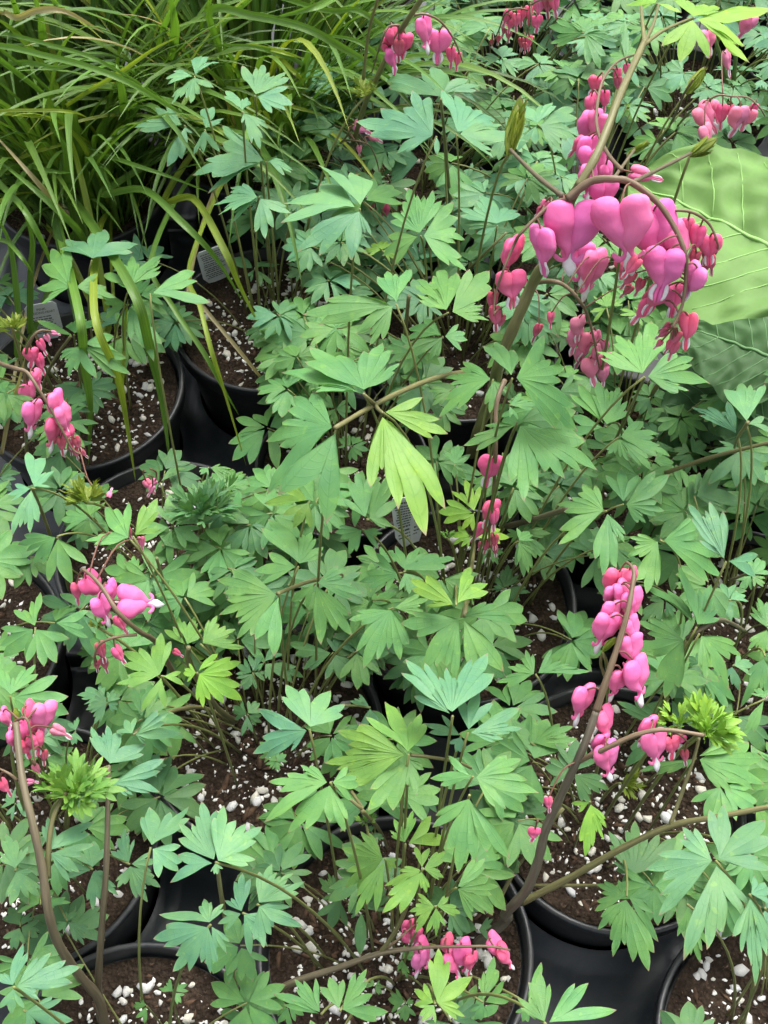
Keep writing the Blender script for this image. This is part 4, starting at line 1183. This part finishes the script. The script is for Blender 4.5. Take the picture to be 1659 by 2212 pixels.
def make_leaf(node, tips, col, up, rr, pot=None, young=False):
    s = pot or nearest_pot(node)
    k = rr.uniform(.8, 1.2)
    lf = wobj('leaf', petiole(s, node, rr, .0011 if node.z-RIM > .1 else .0008, .0008 if node.z-RIM > .1 else .0006), s['e'], tuple(a*k for a in STALK))
    ang = sorted(((math.atan2((t_-node).y, (t_-node).x), k_, t_) for k_, t_ in tips), key=lambda q_: q_[0])
    n = len(ang)
    gap = [(ang[(i+1) % n][0] - ang[i][0]) % (2*math.pi) if n > 1 else 6.28 for i in range(n)]
    st = (max(range(n), key=lambda i_: gap[i_]) + 1) % n; groups = [[st]]
    for q in range(1, n):
        i = (st+q) % n; g_ = gap[(i-1) % n]
        if g_ > 1.05 or len(groups[-1]) >= 3 or (len(groups[-1]) == 2 and g_ > .85 and rr.random() < .6): groups.append([i])
        else: groups[-1].append(i)
    for gq, gr_ in enumerate(groups):
        col_ = leafcol(col, rr); u = (up + Vector((rr.uniform(-.25, .25), rr.uniform(-.25, .25), 0))).normalized()
        if len(gr_) == 1:
            a_, kind, tip = ang[gr_[0]]; i = gr_[0]
            g_ = math.degrees(min(gap[i], gap[(i-1) % n]))
            if kind != 's': kind = rr.choice('efd') if g_ < 27 else rr.choice('dddtef') if g_ < 50 else rr.choice('ttdlr') if g_ < 80 else rr.choice('wv')
            wd = max(.6, min(1.3, g_*.55/HALF[kind]))*rr.uniform(.92, 1.06)
            add_leaflet(lf, kind, node + (tip-node)*.07, tip, u, col_, wd); continue
        vs = [ang[i][2] - node for i in gr_]; y = sum((v.normalized() for v in vs), Vector()); y.normalize()
        Ln = max(v.length for v in vs); base = node + y*Ln*.05
        x = y.cross(u).normalized(); z = x.cross(y); lob = []
        for i, v in zip(gr_, vs):
            w_ = ang[i][2] - base; lob.append((math.atan2(w_.dot(x), w_.dot(y)), math.hypot(w_.dot(x), w_.dot(y))/Ln, ang[i][1]))
        lob.sort(); m = fused_leaflet(lob, rr)
        obj('leaflet', m, lf, frame(base, x*Ln, y*Ln, z*Ln), col_)
    return lf
rl = random.Random(5)
for ln in LEAVES.strip().splitlines():
    t = ln.split(); x, y = td(t[0], float(t[1]), float(t[2])); col, _, hh = t[3].partition('@')
    tips = [(t[k], td(t[0], float(t[k+1]), float(t[k+2]))) for k in range(4, len(t), 3)]
    Lm = sorted(math.hypot(a-x, b-y) for _, (a, b) in tips)[-2:]; Lm = sum(Lm)/len(Lm)
    h = float(hh) if hh else min(.34, max(.04, .04 + (Lm-62)/90*.28))
    node = at(x, y, h); out = []
    sc = FPX/px(node)[2]
    for kind, (a, b) in tips:
        Lw = math.hypot(a-x, b-y)/sc
        out.append((kind, at(a, b, h + Lw*rl.uniform(-.32, .12))))
    up = (Vector((0, 0, 1)) + Vector((rl.uniform(-.25, .25), rl.uniform(-.45, .1), 0))).normalized()
    make_leaf(node, out, col, up, rl)
# crinkled young tufts and closed leaf buds
for ln in TUFTS.strip().splitlines():
    t = ln.split(); x, y = td(t[0], float(t[1]), float(t[2])); rad, n, h, col, cone, lx, ly = float(t[3])*.36375, int(t[4]), float(t[5]), t[6], float(t[7]), float(t[8]), float(t[9])
    c = at(x, y, h); rm = rad*px(c)[2]/FPX
    ax = (RIGHT*lx + CUP*ly*.6 + Vector((0, 0, .55))).normalized()
    if cone < .7: ax = (RIGHT*lx + CUP*ly).normalized()
    s = nearest_pot(c); foot = c - ax*rm*(.55 if cone >= .7 else .9)
    lf = wobj('young_leaf', petiole(s, foot, rl, .0014, .0011), s['e'], STALK)
    n = int(n*(1.5 if cone >= .7 else 2.2))
    for i in range(n):
        a = rl.uniform(0, 2*math.pi); q = cone*1.25*math.sqrt((i+.5)/n)
        o1 = ax.orthogonal().normalized(); o2 = ax.cross(o1)
        d = (ax*math.cos(q) + (o1*math.cos(a) + o2*math.sin(a))*math.sin(q)).normalized()
        b = foot + d*rm*rl.uniform(.05, .65) + (o1*rl.uniform(-1, 1) + o2*rl.uniform(-1, 1))*rm*.2*cone
        ln_ = rm*rl.uniform(.45, .8)*(1.0 if cone >= .7 else 2.0)
        tip = b + (d + Vector((0, 0, -.12))).normalized()*ln_
        u = (ax*.6 + Vector((rl.uniform(-1, 1), rl.uniform(-1, 1), rl.uniform(-.2, .8)))).normalized()
        if cone < .7:
            lat = (o1*math.cos(a) + o2*math.sin(a)); b = foot + lat*rm*.06; tip = foot + ax*rm*rl.uniform(1.1, 1.9) + lat*rm*cone*rl.uniform(.3, 1.3); u = (lat + ax*.2).normalized()
        add_leaflet(lf, rl.choice('dtrldd' if cone >= .7 else 'ss'), b, tip, u, leafcol(col, rl), rl.uniform(.75, 1.1))
# low leaves that fill the pots under the ones above
def bare(x, y): return any((x-a)**2 + (y-b)**2 < r*r for a, b, r in BARE)
ru = random.Random(77)
for s in BH:
    back = s['id'] in ('P18', 'P19', 'P21', 'P22', 'P12', 'P14', 'P24', 'P25', 'P26', 'P27', 'P28')
    for i in range(48 if back else 30 if s['id'] in ('P8', 'P9', 'P10', 'P11', 'P13', 'P17') else 17):
        for tr in range(6):
            a = ru.uniform(0, 2*math.pi); q = (.03 + (.13 if back else .085)*math.sqrt(ru.random()))
            h = ru.uniform(.02, .14 if back else .11); nd = s['p'] + Vector((q*math.cos(a), q*math.sin(a), RIM + h)); x, y, _ = px(nd)
            if not bare(x, y): break
        else: continue
        a0 = a + ru.uniform(-.5, .5); ln_ = ru.uniform(.026, .040); tips = []
        for da in ((0, 1.5, -1.5) if ru.random() < .6 else (0, 1.1, -1.1, 2.3, -2.2)):
            d = Vector((math.cos(a0+da), math.sin(a0+da), ru.uniform(-.25, .12))); tips.append((ru.choice('twtwd'), nd + d*ln_*ru.uniform(.8, 1.1)))
        make_leaf(nd, tips, ru.choice('ttgd' if y < 700 else 'gggd'), Vector((ru.uniform(-.2, .2), ru.uniform(-.3, .1), 1)).normalized(), ru, s)
# flowers hang from the nearest flowering stalk
rf = random.Random(9)
NODES = [(pid, p, px(p)) for pid, path, c in STALKS if c == 'raceme' for p in path]
for ln in FLOWERS.strip().splitlines():
    t = ln.split(); x, y = td(t[0], float(t[1]), float(t[2])); wpx = float(t[3])*.36375
    pid, q, _ = min(NODES, key=lambda n_: (n_[2][0]-x)**2 + (n_[2][1]-(y-wpx*.35))**2)
    far = math.hypot(px(q)[0]-x, px(q)[1]-y)*px(q)[2]/FPX
    h = q.z - RIM - .010 - rf.uniform(0, .010)
    p = at(x, y, h); width = wpx*px(p)[2]/FPX
    hang = q if far < .05 else p + Vector((0, 0, .02))
    add_flower(ROOT[pid], t[4], p, width, float(t[5]), float(t[6]), hang, tuple(a*rf.uniform(.92, 1.08) for a in PK[t[7]]))
# ---------------------------------------------------------------- grass
BC = dict(g=(.098, .200, .030), y=(.22, .30, .035), p=(.33, .28, .14), d=(.060, .13, .022))
def blade_geo(path, wd, up):
    V, F, U = [], [], []; n = len(path)
    for i, p in enumerate(path):
        t = (path[min(i+1, n-1)] - path[max(i-1, 0)]).normalized(); s = t.cross(up)
        if s.length < 1e-3: s = t.orthogonal()
        s.normalize(); nn = s.cross(t); f = i/(n-1); w_ = wd*(.75 + .25*min(1, f*4))*min(1, (1-f)*3.2)**.8 + .0002
        for k, (a, b) in enumerate(((-.5, .16), (-.22, .0), (0, -.06), (.22, .0), (.5, .16))): V.append(p + s*(a*w_) + nn*(b*w_)); U.append((a+.5, f))
    for i in range(n-1):
        for k in range(4): F.append((i*5+k, i*5+k+1, (i+1)*5+k+1, (i+1)*5+k))
    return V, F, U
rg = random.Random(13); POOL = []
for i in range(26):
    b0, b1 = rg.uniform(.05, .3), rg.uniform(.7, 2.3); p = Vector((0, 0, 0)); path = [p.copy()]
    for k in range(14):
        th = b0 + b1*(k/14)**1.7; p = p + Vector((math.sin(th), .06*math.sin(k*.4 + i), math.cos(th)))*(1/14); path.append(p.copy())
    POOL.append(mesh('grass_blade', *blade_geo(path, rg.uniform(.011, .020), Vector((-.4, .05, .9))), [M_BLADE]))
for s in spots:
    if s['kind'] != 'gr': continue
    for i in range(290):
        a = rg.uniform(0, 2*math.pi); q = .075*math.sqrt(rg.random()); ln_ = rg.uniform(.22, .46)
        m = Matrix.Translation((q*math.cos(a), q*math.sin(a), RIM-.02)) @ Matrix.Rotation(a + rg.uniform(-.9, .9), 4, 'Z') @ Matrix.Rotation(rg.uniform(-.05, .3), 4, 'Y') @ Matrix.Scale(ln_, 4)
        c = BC[rg.choices('gydp', (70, 8, 20, 2))[0]]; k = rg.uniform(.8, 1.2)
        obj('grass_blade', rg.choice(POOL), s['e'], m, (c[0]*k*rg.uniform(.9, 1.15), c[1]*k, c[2]*k))
for ln in BLADES.strip().splitlines():
    t = ln.split(); T = t[1]; wt = float(t[2]); h0, h1, h2 = (float(a) for a in t[4:7]); xy = [float(a) for a in t[7:]]; n = len(xy)//2; pts = []
    for k in range(n):
        f = k/(n-1); h = h0*(1-f)*(1-2*f) + h1*4*f*(1-f) + h2*f*(2*f-1); pts.append(at(*td(T, xy[2*k], xy[2*k+1]), h))
    s = next(q for q in spots if q['id'] == t[0])
    # the end nearer to its pot runs on down to the root
    if (pts[-1].xy - s['p'].xy).length < (pts[0].xy - s['p'].xy).length and h2 <= h0: pts.reverse()
    foot = s['p'] + Vector((rg.uniform(-.05, .05), rg.uniform(-.05, .05), RIM-.02)); mid = (foot + pts[0])*.5 + Vector((0, 0, .03))
    path = catmull([foot, mid] + pts, 6); wd = wt*1.05*.36375*px(pts[n//2])[2]/FPX
    c = BC[t[3]]; k = rg.uniform(.95, 1.2)
    wobj('grass_blade', mesh('grass_blade', *blade_geo(path, wd, (CAMP-pts[n//2]).normalized()), [M_BLADE]), s['e'], tuple(a*k for a in c))
# ---------------------------------------------------------------- broad crinkled leaves
def broad_leaf(e, b, t, wl, wr, col, sd, ruf):
    y = t - b; Ln = y.length; y.normalize(); up = Vector((.1, -.35, 1)).normalized(); x = y.cross(up).normalized(); z = x.cross(y)
    def pt(f, s):
        wv = (math.sin(math.pi*min(1, .06 + .94*f)**.72)**.62 if f < .999 else .0)*(wl if s < 0 else wr)
        wv *= 1 + .10*noise.noise(Vector((f*5, sd, s*.4))) + .035*noise.noise(Vector((f*19, sd+3, s)))
        v = abs(s); zz = .10*v*(1-v*.6) - .16*f*f + ruf*v*v*noise.noise(Vector((f*6.5, s*1.3, sd+9))) + .035*(1-.3*v)*noise.noise(Vector((f*11, s*5, sd)))
        zz += .009*math.sin((f*1.0 - v*.22)*38 + 2*noise.noise(Vector((f*4, s*3, sd))))*v
        return b + y*(Ln*(f + .10*v*(1-f))) + x*(s*wv*Ln) + z*(zz*Ln)
    nf, ns = 44, 36; V, F, U = [], [], []
    for i in range(nf+1):
        for j in range(ns+1): V.append(pt(i/nf, -1 + 2*j/ns)); U.append((j/ns, i/nf))
    for i in range(nf):
        for j in range(ns): F.append((i*(ns+1)+j, i*(ns+1)+j+1, (i+1)*(ns+1)+j+1, (i+1)*(ns+1)+j))
    V2, F2, U2 = stalk_mesh(catmull([Vector((e.location.x, e.location.y, RIM-.02)), (e.location + b)*.5 + Vector((0, 0, .05)), b], 6), .004, .003, 8)
    lf = wobj('leaf', mesh('leaf_stalk', V2, F2, U2, [M_STEM]), e, (.20, .24, .07))
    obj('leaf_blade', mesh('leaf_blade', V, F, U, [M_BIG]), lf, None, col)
    vc = tuple(a*1.5 for a in col)
    def vein(pts, r0, r1): obj('vein', mesh('vein', *stalk_mesh(pts, r0, r1, 6), [M_STEM]), lf, None, vc)
    vein([pt(f/20*.97, 0) + z*.0003 for f in range(21)], .0022, .0007)
    for f0 in (.05, .16, .28, .42, .57, .72):
        for s in (-1, 1): vein([pt(min(.985, f0 + .26*q/10*(1-.4*f0)), s*q/10*.93) + z*.0001 for q in range(11)], .0006, .0003)
B1 = ROOT['B1']
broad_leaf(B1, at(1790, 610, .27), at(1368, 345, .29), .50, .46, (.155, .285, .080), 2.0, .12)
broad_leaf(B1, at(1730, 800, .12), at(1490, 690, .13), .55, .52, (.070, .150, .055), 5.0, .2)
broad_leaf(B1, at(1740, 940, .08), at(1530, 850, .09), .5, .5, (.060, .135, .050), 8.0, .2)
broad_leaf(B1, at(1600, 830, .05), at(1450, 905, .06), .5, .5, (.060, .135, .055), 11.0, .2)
# ---------------------------------------------------------------- plant tags
def bilin(q, u, v): return q[0]*(1-u)*(1-v) + q[1]*u*(1-v) + q[2]*u*v + q[3]*(1-u)*v
for pid, T, a, b, c, d, ht, hf, style, label in TAGS:
    q = [at(*td(T, *a), ht), at(*td(T, *b), ht), at(*td(T, *c), hf), at(*td(T, *d), hf)]
    foot = [bilin(q, .62, 1.35), bilin(q, .38, 1.35)]
    nrm = (q[1]-q[0]).cross(q[3]-q[0]).normalized()
    if nrm.dot(CAMP - q[0]) < 0: nrm = -nrm
    cut = [bilin(q, .10, 0), bilin(q, .90, 0), bilin(q, 1, .09), bilin(q, 1, .86), bilin(q, .9, 1)] + foot + [bilin(q, .1, 1), bilin(q, 0, .86), bilin(q, 0, .09)]
    n = len(cut); V = cut + [p - nrm*.0007 for p in cut]
    F = [tuple(range(n)), tuple(range(2*n-1, n-1, -1))] + [(i, i+n, (i+1) % n + n, (i+1) % n) for i in range(n)]
    tg = tag(obj('plant_tag', mesh('plant_tag', V, F, None, [M_TAG], smooth=False), None, None, (.74, .77, .80)), label, 'plant tag', 'tags stuck in the pots')
    rt = random.Random(label); ink = .0003; V, F = [], []
    def dash(u0, u1, v0, v1):
        o = len(V); V.extend([bilin(q, u, v) + nrm*ink for u, v in ((u0, v0), (u1, v0), (u1, v1), (u0, v1))]); F.append((o, o+1, o+2, o+3))
    v = .40 if style == 'name' else .10
    while v < .93 and style != 'faint':
        bold = rt.random() < .2; hh = .038 if bold else .026; u = rt.uniform(.10, .22); end = rt.uniform(.74, .92)
        while u < end:
            w_ = rt.uniform(.05, .17); dash(u, min(end, u+w_), v, v+hh); u += w_ + .022
        v += hh + rt.choice((.032, .032, .05))
    if style == 'faint':
        for v in (.25, .45): dash(.3, .6, v, v+.05)
    if V: obj('small_print', mesh('small_print', V, F, None, [M_INK], smooth=False), tg, None, (.10, .115, .13) if style != 'faint' else (.25, .27, .31))
    if style == 'name':
        for txt, u0, u1, v0, v1 in (('PINK', .36, .64, .13, .20), ('BLEEDING HEART', .12, .90, .24, .31)):
            cu = bpy.data.curves.new('lettering', 'FONT'); cu.body = txt; cu.resolution_u = 2
            to = bpy.data.objects.new('lettering_curve', cu); COL.objects.link(to); bpy.context.view_layer.update()
            me = bpy.data.meshes.new_from_object(to.evaluated_get(bpy.context.evaluated_depsgraph_get())); bpy.data.objects.remove(to)
            xs = [w_.co.x for w_ in me.vertices]; ys = [w_.co.y for w_ in me.vertices]
            for w_ in me.vertices:
                fu = (w_.co.x-min(xs))/(max(xs)-min(xs)); fv = (w_.co.y-min(ys))/(max(ys)-min(ys))
                w_.co = bilin(q, u0 + (u1-u0)*fu, v1 + (v0-v1)*fv) + nrm*ink
            me.materials.clear(); me.materials.append(M_INK); obj('lettering', me, tg, None, (.05, .055, .06))
